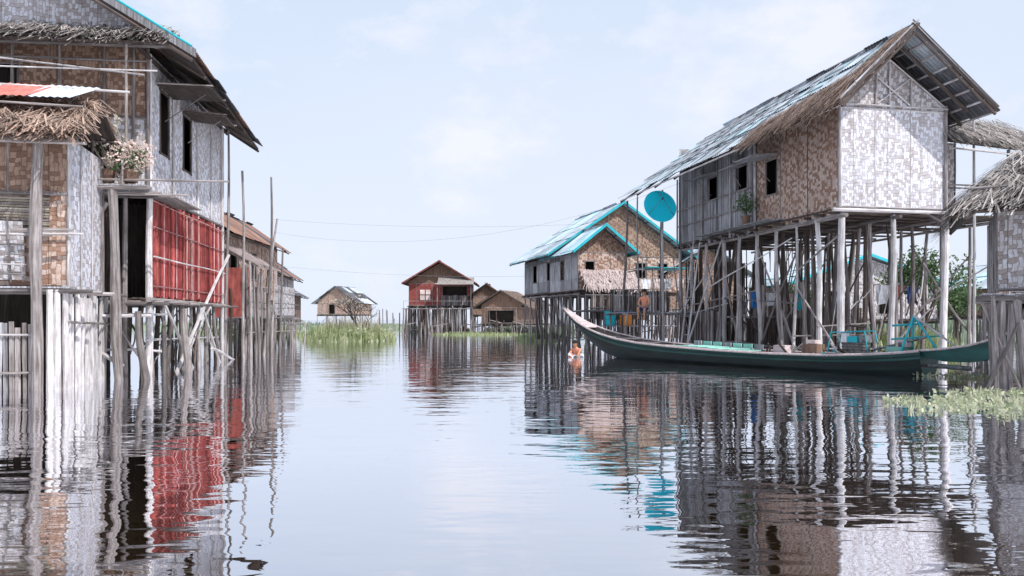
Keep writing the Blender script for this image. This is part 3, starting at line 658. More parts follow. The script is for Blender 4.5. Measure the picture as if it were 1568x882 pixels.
for i in range(26):
    b = P(-.45, -1.4, 4.9); e = b+Vector((U(-.4, .3), U(-.3, .3), U(.5, 1.3))); mm.beam(b, e, .012, 'straw', sides=3, bend=.05)
    leaves(mm, e, .12, 6, .14, 'straw')
mm.beam(P(-.45, -1.4, 4.62), P(-.45, -1.4, 4.92), .11, 'brownp', r1=.14, sides=12); mm.build()

# ================================================================== NEAR LEFT HUT
g = group("bamboo_hut", (-9.07, 16.3, 0)); P = frame(-9.07, 16.3, -.22, .975)
a = MB("walls", g)
wall(a, P, (-4.5, 0), (0, 0), 3.95, 5.1, 'wvO', batten=1.1)
for i in range(16):
    z = 3.1+i*.055; a.beam(P(-4.5, -.02, z), P(-.35, -.02, z+U(-.015, .015)), .027, 'straw' if i % 3 else 'pole', bend=.012)
wall(a, P, (-4.5, .02), (0, .02), 2.1, 3.95, 'wvB')
q = [P(-4.5, -.14, 2.2), P(-.75, -.1, 2.2), P(-.75, -.3, 3.35), P(-4.5, -.4, 3.5)]; a.face(q, 'wvS')
wall(a, P, (-.02, -.012), (-.02, 2.4), 2.05, 5.15, 'wvW')
wall(a, P, (0, 2.4), (-4.5, 2.4), 2.05, 5.15, 'wvS')
for i in range(9): a.beam(P(-4.5+i*.5, -.18, 2.15), P(-4.5+i*.5, -.38, 3.45), .02, 'pole')
for z in (2.3, 2.5, 2.7, 2.9, 3.1, 3.3): a.beam(P(-4.5, -.35, z+.1), P(-.7, -.25, z), .022, 'poleL' if z in (2.5, 3.1) else 'pole', bend=.03)
a.beam(P(-4.5, -.1, 3.95), P(0, -.1, 3.95), .035, 'pole'); a.beam(P(-4.5, -.1, 3.05), P(0.3, -.1, 3.15), .035, 'poleL'); a.beam(P(-.9, -.5, 3.15), P(.2, -.4, 3.2), .045, 'pole')
a.beam(P(-4.5, -.1, 5.05), P(.2, -.1, 5.05), .045, 'pole'); a.beam(P(0, 0, 2), P(0, 0, 5.2), .045, 'poleL'); a.beam(P(0, 2.4, -.5), P(0, 2.4, 5.2), .06, 'pole')
for l in (.8, 1.6): a.beam(P(.01, l, 2.05), P(.01, l, 5.1), .02, 'poleL')
a.build()
a = MB("roof", g)
thatch(a, P(-5, -.75, 4.95), P(.45, -.7, 5.02), P(.3, 1.3, 6.1), P(-5, 1.3, 6.15), 'thB', dens=90, blade=.65, over=.6, lift=.2, skew=.45)
thatch(a, P(-5, 3.1, 4.95), P(.45, 3.1, 5.0), P(.3, 1.3, 6.1), P(-5, 1.3, 6.15), 'thB', dens=40)
for i, w in enumerate((-1.6, -.75)):
    sheets(a, P(w-.1, -.05, 5.86), P(w+.85, -.1, 5.88), P(w+1.0, 1.3, 6.5), P(w, 1.3, 6.5), 1, 1, ['orangecloth', 'whitecloth'][i], amp=.012)
sheets(a, P(-2.6, -.2, 5.8), P(-1.7, -.2, 5.82), P(-1.6, 1.3, 6.48), P(-2.6, 1.3, 6.48), 1, 1, 'pinkcloth', amp=.012)
a.beam(P(-5, 1.3, 6.5), P(.9, 1.1, 6.42), .035, 'poleL'); a.beam(P(-4.9, -.3, 5.75), P(.3, -.1, 5.75), .03, 'pole')
a.beam(P(-5, -.6, 4.85), P(.5, -.6, 4.9), .04, 'pole')
for i in range(8): a.beam(P(-4.8+i*.65, -.8, 5.1), P(-4.7+i*.65, 1.3, 6.4), .022, 'pole', bend=.04)
a.build()
a = MB("base_and_posts", g)
planks(a, P, -4.5, .1, -.45, 2.5, 2.05, 'plank', .18, along='w')
for l in (-.4, .3, 1.3, 2.4): a.beam(P(-4.6, l, 1.95), P(.55, l, 1.97), .055, 'pole')
stilts(a, P, [-.42], [-.5], 5.0, 'pole', r=.1, jit=.02, lean=.02); stilts(a, P, [-1.9, -3.3], [-.45], 5.0, 'pole', r=.07)
stilts(a, P, [-.1, -1.5, -3], [1, 2.4], 2, 'poleD', r=.08)
slats(a, P(-4.5, -.3, 0), P(-.55, -.3, 0), -.4, 1.3, ('pole', 'plank'), w=.1, gap=.01, jit=.08)
a.beam(P(-4.5, -.38, 1.1), P(-.4, -.38, 1.1), .03, 'poleL'); a.beam(P(-4.5, -.38, .35), P(-.4, -.38, .35), .03, 'pole')
for i in range(17):
    l = -.35+2.9*i/16
    a.beam(P(.02+U(-.05, .05), l, -.5), P(U(-.05, .05), l+U(-.12, .12), 1.95+U(-.15, .15)), U(.045, .085), 'poleL', sides=8, bend=.04, segs=5)
for w, l in ((-.22, -.42), (-.1, -.4)): a.beam(P(w, l, -.5), P(w, l, 2.0), .075, 'poleL', sides=8, bend=.02, segs=5)
a.beam(P(.1, -.3, 1.35), P(.1, 2.6, 1.3), .03, 'pole')
a.face([P(-4.5, 1.0, 0), P(-.2, 1.0, 0), P(-.2, 1.0, 2), P(-4.5, 1.0, 2)], 'interior')  # dark sheet painted as the shade below the hut floor
a.build()

# ================================================================== LEFT DISTANT HOUSES
house("stilt_house", -14.4, 31.5, -.04, 1, 2.9, 8.5, 2.3, 4.9, 6.2, wm='redw', sidem='wvB', rm=['tinR', 'tinD'], over=.45, fover=.6,
      sideR=[(1, 1.8, 3.2, 4.4), (4, 4.8, 3.2, 4.4)], nst=(3, 7), deck=(2.9, 4.0, .5, 7.5, 1.5), bat=.7)
house("stilt_house", -16.4, 44, -.1, 1, 3.2, 6, 1.8, 3.9, 5.4, wm='wvS', rm=['tinD', 'tinR'], nst=(3, 5), deck=(3.2, 4.2, 0, 4, 1.2), sideR=[(2, 2.8, 2.4, 3.4)])
house("stilt_house", -20.2, 57, -.1, 1, 4, 6, 1.4, 3.2, 4.6, wm='brownp', rm=['tinD'], nst=(3, 4))
g = group("lean_to_shed", (-10.8, 33, 0)); a = MB("frame_and_roof", g); P = frame(-11.3, 30.5, -.03, 1)
thatch(a, P(1.3, 0, 3.55), P(1.3, 3, 3.55), P(-.1, 3, 4.35), P(-.1, 0, 4.35), 'pinkcloth', dens=60, skew=.3)
stilts(a, P, [1.1, 1.4], [0, 1, 2, 3], 3.5, 'pole', r=.05); stilts(a, P, [.5, -.1], [0, 1.5, 3, 5, 6.5], 2.6, 'poleD', r=.06)
for z in (.9, 1.5, 2.1, 2.7): a.beam(P(1.25, -.3, z), P(1.25, 8, z), .025, 'pole', bend=.05)
planks(a, P, -.2, 1.3, 0, 8, 1.5, 'plank', .2); slats(a, P(1.1, .3, 0), P(1.1, 2.7, 0), 1.5, 2.7, ('brownp', 'plank'), w=.09)
wall(a, P, (-.1, 0), (1.2, 0), 1.5, 3.4, 'redw'); wall(a, P, (1.15, 4), (1.15, 7.5), 1.6, 2.9, 'wvS')
a.build()
g = group("mooring_poles", (-9.5, 30, 0)); a = MB("poles", g)
for (x, x2, yt, d) in ((374, 371, 262, 28.5), (409, 416, 272, 30.5), (400, 424, 335, 31.5), (428, 433, 380, 35), (384, 382, 400, 30), (395, 397, 420, 29), (345, 350, 200, 27.9)):
    zt = 1.4+(490-yt)*d/1220
    a.beam(((x-784)/1220*d, d, -.7), ((x2-784)/1220*d, d, zt), .065, 'pole', r1=.038, bend=.1, segs=6)
a.build()

# ================================================================== MID RIGHT HOUSE (teal trim)
g, P = house("stilt_house", 3.48, 42, -.25, .97, 2.75, 5, 2.95, 5.0, 6.4, wm='wvB', sidem='plank', rm=['tin', 'tinB'], over=.45, fover=.6, trim='teal',
      side=[(2.0, 2.7, 3.6, 4.7)], front=[(.4, .9, 3.1, 4.5)], nst=(4, 5), deck=(-.3, 3.2, -2.0, 0, 1.9), gm='wvO')
a = MB("awning", g)
thatch(a, P(.1, -1.2, 3.0), P(3.1, -1.2, 2.95), P(3.1, -.05, 4.0), P(.1, -.05, 4.0), 'pinkcloth', dens=60, blade=.4, skew=.35)
slats(a, P(.2, -1.4, 0), P(3.2, -1.4, 0), 1.4, 2.7, ('pole', 'poleD'), w=.09)
a.build()
g, P = house("stilt_house", 2.75, 45.2, -.25, .97, 7.4, 7.6, 3.0, 5.1, 8.15, wm='wvS', sidem='plank', frontm='wvB', rm=['tin', 'tin', 'tinB'], over=.9, fover=.5, trim='teal',
      side=[(2, 2.8, 3.7, 4.8), (5, 5.7, 3.7, 4.8)], front=[(4.6, 5.2, 3.8, 4.7), (6, 6.6, 3.8, 4.7)], nst=(6, 7), deck=(3.2, 7.6, -3, 0, 1.9), gm='wvO', bat=1.0)
a = MB("deck_clutter", g)
for w in (3.6, 4.3, 5.0, 5.9, 6.8): a.beam(P(w, -3, -.5), P(w+U(-.1, .1), -3, U(3.5, 5.6)), .05, 'pole', bend=.06)
a.beam(P(3, -3, 4.1), P(7.6, -3, 4.3), .035, 'pole'); planks(a, P, 3.8, 6.6, -3.4, -1, 4.25, 'teal', .6)
slats(a, P(4.2, -3.1, 0), P(7.5, -3.1, 0), .4, 1.8, ('pole', 'poleD'), w=.1, miss=.2)
slats(a, P(0, 5, 0), P(7, 5, 0), .2, 2.8, 'poleD', w=.12, miss=.3)
a.build()
laundry(P(3.4, -3.1, 3.6), P(7.4, -3.1, 3.7), [(.6, .6, 'clothw'), (.5, .5, 'pinkcloth'), (.5, .6, 'plank'), (.6, .5, 'pinkcloth')])
def barrel(x, y, z, m1, m2):
    gb = group("plastic_barrel", (x, y, z)); b = MB("drum", gb, smooth=False)
    prof = [(.0, .02), (.27, .0), (.3, .06), (.31, .3), (.29, .32), (.31, .34), (.31, .6), (.28, .7), (.26, .72), (.27, .74), (0, .74)]
    for i in range(len(prof)-1):
        for j in range(16):
            a0, a1 = math.pi*j/8, math.pi*(j+1)/8; (r0, z0), (r1, z1) = prof[i], prof[i+1]
            b.face([Vector((x+r*math.cos(t), y+r*math.sin(t), z+h)) for r, h, t in ((r0, z0, a0), (r0, z0, a1), (r1, z1, a1), (r1, z1, a0))], m1 if z0 < .45 else m2)
    b.build()
barrel(5.7, 39.9, 1.1, 'orange', 'blue'); barrel(4.9, 39.9, 1.1, 'teal', 'teal')
g = group("landing_stage", (5.5, 40, 0)); a = MB("stage", g); P = frame(3.6, 39.6, -.1, 1)
planks(a, P, 0, 5.2, 0, 1.4, 1.1, 'plank', .2, along='w'); stilts(a, P, [0, 1, 2, 3, 4, 5.2], [0, 1.4], 1.1, 'pole', r=.05)
for w in (0, 1.0, 3.4): a.beam(P(w, 0, 1), P(w, 0, 2.1), .03, 'pole')
a.beam(P(0, 0, 2.0), P(1.0, 0, 2.0), .025, 'pole'); a.build()

# ================================================================== FAR HOUSES
g, P = house("stilt_house", -11.0, 85, .0, 1, 6.6, 6, 2.9, 5.3, 7.6, wm='wvB', frontm='redw', rm=['tinR', 'tinD'], over=.6, fover=1.2, trim='redw',
      front=[(3.6, 6.2, 3.0, 5.0)], nst=(8, 4), deck=(-.3, 6.8, -2, 0, 2.6), gm='brownp', bat=.8, sr=.09)
a = MB("window", g)
for (x, z) in ((1.2, 3.5), (1.8, 3.5), (1.2, 4.1), (1.8, 4.1)): a.slab([P(x, -.12, z), P(x+.5, -.12, z), P(x+.5, -.12, z+.5), P(x, -.12, z+.5)], .05, 'pinkcloth')
a.beam(P(3.2, -1.9, -.5), P(3.2, -1.9, 5.2), .08, 'pole'); a.beam(P(6.7, -1.9, -.5), P(6.7, -1.9, 5.2), .08, 'pole'); a.beam(P(3, -1.9, 5.15), P(6.9, -1.9, 5.15), .08, 'poleL')
slats(a, P(3.4, -.2, 0), P(6.5, -.2, 0), 2.9, 4.0, ('pole', 'plank'), w=.16)
slats(a, P(0, 2, 0), P(6.6, 2, 0), .2, 2.7, 'poleD', w=.16, miss=.3)
a.slab([P(3.2, -2.2, 5.1), P(7, -2.2, 5.1), P(7, -.4, 5.9), P(3.2, -.4, 5.9)], .06, 'thG'); a.build()
house("stilt_house", -4.1, 84, .05, 1, 2.8, 5, 1.9, 3.9, 5.2, wm='wvO', rm=['tinR'], nst=(4, 3), gm='brownp')
house("stilt_house", -2.9, 76, .3, 1, 4.0, 5, 1.0, 2.6, 4.2, wm='brownp', rm='thB', rk='thatch', nst=(5, 3), dens=18, over=.8, front=[(.6, 3.2, 1.1, 2.3)])
house("stilt_house", .9, 80, .1, 1, 2.6, 4, 1.0, 2.8, 3.9, wm='wvS', rm='thG', rk='thatch', nst=(4, 3), dens=18, front=[(.5, 1.4, 1.1, 2.4)])
house("stilt_house", -30.5, 125, .3, 1, 6.3, 6, 2.2, 4.0, 6.6, wm='wvB', rm=['tinD', 'tin'], nst=(5, 3), over=.8, front=[(2, 3, 2.3, 3.8)])
g = group("mooring_poles", (-12, 80, 0)); a = MB("poles", g)
for i in range(90):
    x = U(-12.8, 3.0); y = U(72, 84); a.beam((x, y, -.5), (x+U(-.3, .3), y, U(.8, 2.8)), U(.04, .08), R.choice(['pole', 'poleD']))
for i in range(10):
    x = U(-12, 1); y = U(72, 80); a.beam((x, y, U(.6, 1.4)), (x+U(1.5, 3), y, U(.6, 1.4)), .05, 'pole')
a.build()
house("stilt_house", 15.5, 44, -.1, 1, 8.5, 6, 1.4, 3.4, 5.0, wm='wvS', rm=['tinB', 'tin'], nst=(6, 3), trim='teal', front=[(2, 2.9, 1.7, 3.0), (5, 5.8, 1.7, 3.0)])
house("stilt_house", 25.5, 42, -.15, 1, 6.5, 6, 1.6, 3.1, 4.6, wm='wvO', rm=['tin', 'tinB'], nst=(6, 3), front=[(1, 1.8, 1.8, 2.9)])
house("stilt_house", 9.3, 47, -.1, 1, 4.5, 6, 2.0, 4.1, 5.8, wm='wvO', rm=['tin', 'tinB'], nst=(5, 3), front=[(1, 1.8, 2.3, 3.6)])

# ================================================================== RIGHT EDGE HUT
g = group("thatched_hut", (10.3, 17, 0)); a = MB("thatch_roof", g)
e1, e2, e3 = Vector((9.1, 16.4, 3.62)), Vector((15, 13.2, 3.6)), Vector((11.3, 20.6, 3.62)); r1, r2 = Vector((11.55, 17.9, 5.1)), Vector((15.8, 15.6, 5.4))
thatch(a, e1, e2, r2, r1, 'thG', dens=85, blade=.6, over=.5, lift=.25, rows=11, skew=.35)
thatch(a, e1, e3, r1+Vector((1.1, 2.2, 0)), r1, 'thG', dens=85, blade=.6, over=.4, lift=.2, rows=9, skew=.35)
for i in range(6): a.beam(e1.lerp(e2, i/5)+Vector((0, 0, -.1)), r1.lerp(r2, i/5)+Vector((0, 0, -.1)), .04, 'poleD')
for v in (.2, .5, .8): a.beam(e1.lerp(r1, v)+Vector((-.05, -.1, .22)), e2.lerp(r2, v)+Vector((-.05, -.1, .22)), .025, 'pole', bend=.04)
a.build(); P = frame(10.35, 17.0, .48, .88)
a = MB("walls", g); wall(a, P, (0, 0), (5, 0), 2.0, 3.8, 'wvS', batten=1.0); wall(a, P, (0, 4), (0, 0), 2, 3.8, 'wvS', batten=1); a.build()
a = MB("stilts_and_floor", g)
planks(a, P, -.3, 5, -.4, 4, 1.95, 'plank', .2); a.beam(P(-.4, -.35, 1.85), P(5, -.35, 1.85), .06, 'pole'); a.beam(P(-.4, -.1, 1.78), P(5, -.1, 1.78), .05, 'pole')
stilts(a, P, [-.1, .12, .35, 1.6, 2.8], [-.3, 1.2, 2.6, 4], 1.9, 'pole', r=.065, jit=.07)
a.beam(P(-.3, -.5, -.3), P(.6, -.3, 1.9), .04, 'pole'); a.beam(P(.5, -.4, -.3), P(-.3, -.3, 1.8), .035, 'pole')
a.build()

# ================================================================== BOAT
gb = group("longtail_boat", (7, 25, 0))
D = Vector((.565, -.825, 0)).normalized(); Nn = Vector((.825, .565, 0)).normalized(); C0 = Vector((3.87, 29.65, 0))
prof = [(-3.0, 1.82, 1.70, .05), (-2.6, 1.6, 1.38, .12), (-2.0, 1.32, .98, .22), (-1.2, 1.06, .48, .34), (-.4, .88, .1, .45), (.6, .72, -.12, .55), (1.8, .6, -.2, .64), (3.4, .52, -.22, .7),
        (5.4, .46, -.22, .74), (7.4, .43, -.22, .73), (9.2, .44, -.22, .69), (10.4, .5, -.2, .6), (11.2, .57, -.16, .52), (11.7, .63, -.08, .46)]
def sec(s, zg, zk, gw, ins=0):
    gw = max(.02, gw-ins); zk = zk+ins*1.2; H = zg-zk
    pts = [(-gw, zg), (-gw*.97, zk+H*.72), (-gw*.86, zk+H*.42), (-gw*.6, zk+H*.12), (0, zk), (gw*.6, zk+H*.12), (gw*.86, zk+H*.42), (gw*.97, zk+H*.72), (gw, zg)]
    return [C0+D*s+Nn*n+Vector((0, 0, z)) for n, z in pts]
def interp(s):
    for i in range(len(prof)-1):
        a, b = prof[i], prof[i+1]
        if a[0] <= s <= b[0]:
            t = (s-a[0])/(b[0]-a[0]); return tuple(a[k]+(b[k]-a[k])*t for k in (1, 2, 3))
    return prof[-1][1:]
ss = [-3+14.7*i/60 for i in range(61)]
h = MB("hull", gb, smooth=True)
for i in range(60):
    A = sec(ss[i], *interp(ss[i])); B = sec(ss[i+1], *interp(ss[i+1]))
    A2 = sec(ss[i], *interp(ss[i]), .045); B2 = sec(ss[i+1], *interp(ss[i+1]), .045)
    for j in range(8):
        h.face([A[j], B[j], B[j+1], A[j+1]], 'hull' if j in (0, 7) else 'hullD', [(ss[i], j*.2), (ss[i+1], j*.2), (ss[i+1], j*.2+.2), (ss[i], j*.2+.2)])
        if ss[i] > -2.4: h.face([A2[j], B2[j], B2[j+1], A2[j+1]], 'bin', [(ss[i], j*.2), (ss[i+1], j*.2), (ss[i+1], j*.2+.2), (ss[i], j*.2+.2)])
T = sec(11.7, *interp(11.7)); h.face(T, 'hull')
h.build()
h = MB("rails_and_fittings", gb)
for i in range(60):
    A = sec(ss[i], *interp(ss[i])); B = sec(ss[i+1], *interp(ss[i+1]))
    for j in (0, 8):
        o = Nn*(.02 if j else -.02)
        h.beam(A[j]+o, B[j]+o, .038, 'rim', r1=.038, cap=False)
        h.beam(A[j]*.75+A[j-1 if j else 1]*.25+o*1.5-Vector((0, 0, .07)), B[j]*.75+B[j-1 if j else 1]*.25+o*1.5-Vector((0, 0, .07)), .018, 'hullD', r1=.018, cap=False)
h.slab([sec(-2.9, *interp(-2.9))[0], sec(-1.4, *interp(-1.4))[0], sec(-1.4, *interp(-1.4))[8], sec(-2.9, *interp(-2.9))[8]], .04, 'rim')
h.slab([C0+D*-3.15+Nn*.1+Vector((0, 0, 1.9)), C0+D*-3.15-Nn*.1+Vector((0, 0, 1.9)), C0+D*-2.7-Nn*.14+Vector((0, 0, 1.66)), C0+D*-2.7+Nn*.14+Vector((0, 0, 1.66))], .07, 'pole')
for i in range(26):
    s = -1+i*.48; S_ = sec(s, *interp(s), .06)
    for j in range(8): h.beam(S_[j], S_[j+1], .022, 'pole', r1=.022, cap=False)
for s in (-.3, 1.0, 2.3, 3.4, 6.4, 7.6, 8.7, 10.8):
    zg, zk, gw = interp(s); o = C0+D*s+Vector((0, 0, zg-.08))
    h.slab([o-Nn*gw*.95, o-Nn*gw*.95+D*.24, o+Nn*gw*.95+D*.24, o+Nn*gw*.95], .035, 'plank')
for k in range(7):
    s = 3.3+k*.42; zg, zk, gw = interp(s); o = C0+D*s+Vector((0, 0, zg+U(.0, .05)))
    h.slab([o-Nn*.5, o-Nn*.5+D*.36, o+Nn*.5+D*.36, o+Nn*.5], .03, 'mint')
    o2 = C0+D*s+Nn*.6+Vector((0, 0, zg)); h.slab([o2, o2+D*.34, o2+D*.34+Vector((0, 0, .17)), o2+Vector((0, 0, .17))], .03, 'mint' if k % 3 else 'plank')
for s in (.2, 1.2, 2.2):
    o = C0+D*s+Vector((0, 0, interp(s)[0]-.05)); h.slab([o-Nn*.1, o-Nn*.1+D*.9, o+Nn*.2+D*.9, o+Nn*.2], .03, 'rim')
st = [(11.6, .5, .62, .42), (12.2, .38, .68, .36), (12.8, .38, .78, .3), (13.3, .5, .95, .2), (13.6, .68, 1.1, .1)]
def q(s, n, z): return C0+D*s+Nn*n+Vector((0, 0, z))
for i in range(4):
    (s0, b0, t0, w0), (s1, b1, t1, w1) = st[i], st[i+1]
    h.face([q(s0, -w0, t0), q(s1, -w1, t1), q(s1, w1, t1), q(s0, w0, t0)], 'teal')
    h.face([q(s0, -w0*.8, b0), q(s1, -w1*.8, b1), q(s1, w1*.8, b1), q(s0, w0*.8, b0)], 'hull')
    for sg in (-1, 1):
        h.face([q(s0, sg*w0*.8, b0), q(s1, sg*w1*.8, b1), q(s1, sg*w1, t1), q(s0, sg*w0, t0)], 'hull'); h.beam(q(s0, sg*w0, t0+.01), q(s1, sg*w1, t1+.01), .03, 'rim', r1=.03)
cc = C0+D*13.2+Vector((0, 0, 1.0))
for i in range(10):
    a0 = -1.2+i*.42; a1 = a0+.42; r0 = .3-i*.018; r1_ = .3-(i+1)*.018
    h.beam(cc+D*math.cos(a0)*r0+Vector((0, 0, math.sin(a0)*r0)), cc+D*math.cos(a1)*r1_+Vector((0, 0, math.sin(a1)*r1_)), .035, 'rim', r1=.03)
h.build()
h = MB("engine_and_longtail", gb)
def bx(s, n, z, ds, dn, dz, mt):
    o = C0+D*(s-ds/2)+Nn*(n-dn/2)+Vector((0, 0, z+dz)); h.slab([o, o+D*ds, o+D*ds+Nn*dn, o+Nn*dn], dz, mt)
pt = q
ez = .18
bx(9.7, 0, .25, .9, .6, .2, 'poleD'); bx(9.7, 0, .3+ez, .62, .34, .3, 'metal'); bx(9.6, 0, .61+ez, .4, .26, .16, 'teal'); bx(9.95, .05, .61+ez, .2, .3, .2, 'metal'); bx(9.45, -.1, .61+ez, .14, .14, .24, 'clothw')
for zc in (.4, .48, .56): bx(9.7, 0, zc+ez, .66, .37, .02, 'poleD')
for i in range(16):
    a0, a1 = math.pi*i/8, math.pi*(i+1)/8; h.beam(pt(9.3, .24*math.cos(a0), .6+ez+.24*math.sin(a0)), pt(9.3, .24*math.cos(a1), .6+ez+.24*math.sin(a1)), .035, 'metal', r1=.035)
    if i % 4 == 0: h.beam(pt(9.3, 0, .6+ez), pt(9.3, .24*math.cos(a0), .6+ez+.24*math.sin(a0)), .012, 'metal')
h.beam(pt(9.8, .15, .7), pt(9.8, .3, 1.2), .03, 'metal'); h.beam(pt(9.8, .3, 1.2), pt(9.2, .35, 1.25), .04, 'poleD')
for n in (-.25, .25): h.beam(pt(9.0, n, .5), pt(9.1, n, 1.05), .018, 'teal'); h.beam(pt(9.1, n, 1.05), pt(10.1, n, 1.1), .018, 'teal'); h.beam(pt(10.1, n, 1.1), pt(10.2, n, .5), .018, 'teal')
h.beam(pt(11.1, -.3, .5), pt(11.3, 0, 1.5), .03, 'teal'); h.beam(pt(11.1, .3, .5), pt(11.3, 0, 1.5), .03, 'teal'); h.beam(pt(11.9, 0, .65), pt(11.3, 0, 1.5), .03, 'teal'); h.beam(pt(10.9, -.35, .9), pt(11.9, .3, 1.0), .028, 'teal')
h.beam(pt(10.9, -.3, 1.25), pt(11.5, .25, 1.3), .03, 'teal'); h.beam(pt(11.3, 0, 1.5), pt(12.6, -.15, .62), .03, 'poleL'); h.beam(pt(10.2, 0, .6), pt(11.6, 0, .95), .04, 'metal')
h.beam(pt(11.0, -.35, .3), pt(12.9, -.4, .22), .045, 'poleD'); h.beam(pt(11.9, -.4, .28), pt(12.9, -.42, .25), .065, 'metal', sides=10)
for i in range(3):
    an = i*2.09; h.slab([pt(13.0, -.42, .25), pt(13.03, -.42+.2*math.cos(an), .25+.2*math.sin(an)), pt(13.06, -.42+.16*math.cos(an+.6), .25+.16*math.sin(an+.6))], .015, 'metal')
bx(10.9, 0, .35, .4, .5, .35, 'mint'); bx(8.3, .1, .2, .5, .4, .5, 'brownp'); bx(8.3, .1, .72, .3, .25, .1, 'pinkcloth'); bx(11.0, .1, .7, .3, .3, .2, 'rim'); bx(7.4, -.1, .25, .4, .3, .4, 'rim')
for i in range(22):
    s = U(7, 11.2); n = U(-.4, .4); z = interp(s)[0]; h.beam(pt(s, n, z-.1), pt(s+U(-.5, .5), n+U(-.3, .3), z+U(.0, .3)), U(.015, .05), R.choice(['pole', 'rim', 'teal', 'poleD', 'metal']))
h.build()

# ================================================================== PEOPLE
def person(name, origin, face_ang, J, cloth, S=1.0):
    rot = Matrix.Rotation(face_ang, 4, 'Z') @ Matrix.Scale(S, 4); O = Vector(origin)
    gp = group(name, origin)
    V, E, Rr = [], [], []
    def add(p, r, par=None):
        V.append(rot @ Vector(p)); Rr.append(r*S); i = len(V)-1
        if par is not None: E.append((par, i))
        return i
    pel = add(J['pelvis'], .12); bl = add(Vector(J['pelvis']).lerp(Vector(J['chest']), .45), .105, pel); ch = add(J['chest'], .13, bl)
    ne = add(J['neck'], .055, ch); hb = add(Vector(J['neck']).lerp(Vector(J['head']), .5), .06, ne); hd = add(J['head'], .088, hb); ht = add(Vector(J['head'])+Vector((0, .01, .08)), .07, hd)
    for s in ('L', 'R'):
        sh = add(J['sh'+s], .055, ch); el = add(J['el'+s], .042, sh); wr = add(J['wr'+s], .026, el)
        d = (Vector(J['wr'+s])-Vector(J['el'+s])).normalized(); sd = d.cross(Vector((0, 0, 1)))
        if sd.length < .2: sd = Vector((1, 0, 0))
        sd.normalize(); dn = Vector((0, 0, -1))
        pm = add(Vector(J['wr'+s])+d*.06, .03, wr)
        for k, (o, ln) in enumerate(((-.03, .065), (-.01, .078), (.01, .072), (.03, .055))):
            f1 = add(Vector(J['wr'+s])+d*.1+sd*o, .01, pm); f2 = add(Vector(J['wr'+s])+d*(.1+ln*.55)+sd*o*1.1+dn*.01, .009, f1); add(Vector(J['wr'+s])+d*(.1+ln*.9)+sd*o*1.1+dn*.035, .008, f2)
        t1 = add(Vector(J['wr'+s])+d*.05-sd*.04, .012, pm); add(Vector(J['wr'+s])+d*.09-sd*.065+dn*.01, .01, t1)
        hp = add(J['hip'+s], .095, pel); kn = add(J['kn'+s], .062, hp); an = add(J['an'+s], .038, kn)
        fd = Vector(J['an'+s]); add(fd+Vector((0, .04, -.04)), .035, an); ft = add(fd+Vector((0, -.1, -.05)), .032, an); add(fd+Vector((0, -.17, -.055)), .022, ft)
    me = bpy.data.meshes.new("body"); me.from_pydata(V, E, []); ob = bpy.data.objects.new("tmp", me); sc.collection.objects.link(ob)
    sk = ob.modifiers.new("s", 'SKIN'); su = ob.modifiers.new("u", 'SUBSURF'); su.levels = 2; su.render_levels = 2
    for i, sv in enumerate(me.skin_vertices[0].data): sv.radius = (Rr[i], Rr[i]); sv.use_root = (i == 0)
    dg = bpy.context.evaluated_depsgraph_get(); dg.update(); me2 = bpy.data.meshes.new_from_object(ob.evaluated_get(dg)); bpy.data.objects.remove(ob)
    me2.materials.clear()
    for k in ('skin', 'shirt', 'lungi'): me2.materials.append(M[k])
    inv = rot.inverted()
    for p in me2.polygons:
        p.material_index = cloth(inv @ p.center); p.use_smooth = True
    o = bpy.data.objects.new("body", me2); sc.collection.objects.link(o); o.parent = gp
    def sph(nm, c, r, mt, scl=(1, 1, 1), cut=None):
        b = MB(nm, gp, smooth=True)
        for i in range(8):
            for j in range(14):
                q = []
                for (a, t) in ((i, j), (i+1, j), (i+1, j+1), (i, j+1)):
                    th, ph = math.pi*a/8, 2*math.pi*t/14
                    q.append(Vector((math.sin(th)*math.cos(ph)*scl[0], math.sin(th)*math.sin(ph)*scl[1], math.cos(th)*scl[2]))*r)
                if cut and cut(sum(q, Vector())/4): continue
                b.face([O+rot @ (Vector(c)+x) for x in q], mt)
        b.build()
    H = Vector(J['head'])+Vector((0, 0, .03))
    sph("hair", H+Vector((0, .015, .02)), .108, 'hair', (.95, 1.05, 1.1), lambda c: c.z < .0 and c.y < .02 or c.z < -.06)
    for x in (-.033, .033): sph("eye", H+Vector((x, -.083, -.01)), .013, 'hair')
    sph("nose", H+Vector((0, -.095, -.035)), .016, 'skin', (.8, 1.2, 1.4)); sph("mouth", H+Vector((0, -.082, -.075)), .018, 'shirt', (1.4, .5, .4))
    for x in (-.088, .088): sph("ear", H+Vector((x, .0, -.02)), .025, 'skin', (.4, .8, 1.2))
Js = dict(pelvis=(0, 0, .1), chest=(0, -.05, .45), neck=(0, -.06, .62), head=(0, -.09, .76), shL=(.18, -.05, .55), elL=(.23, -.15, .3), wrL=(.12, -.36, .22), shR=(-.18, -.05, .55), elR=(-.24, -.12, .3), wrR=(-.1, -.38, .24),
          hipL=(.1, -.04, .08), knL=(.14, -.45, .1), anL=(.13, -.43, -.3), hipR=(-.1, -.04, .08), knR=(-.13, -.46, .12), anR=(-.14, -.4, -.28))
person("seated_person", PR(-2.3, 9.28, 1.74), -.5, Js, lambda c: 2 if (c.z < .17 and c.y > -.42 and c.z > -.05) else (1 if .17 <= c.z < .62 and abs(c.x) < .22 and c.y > -.2 else 0), 1.0)
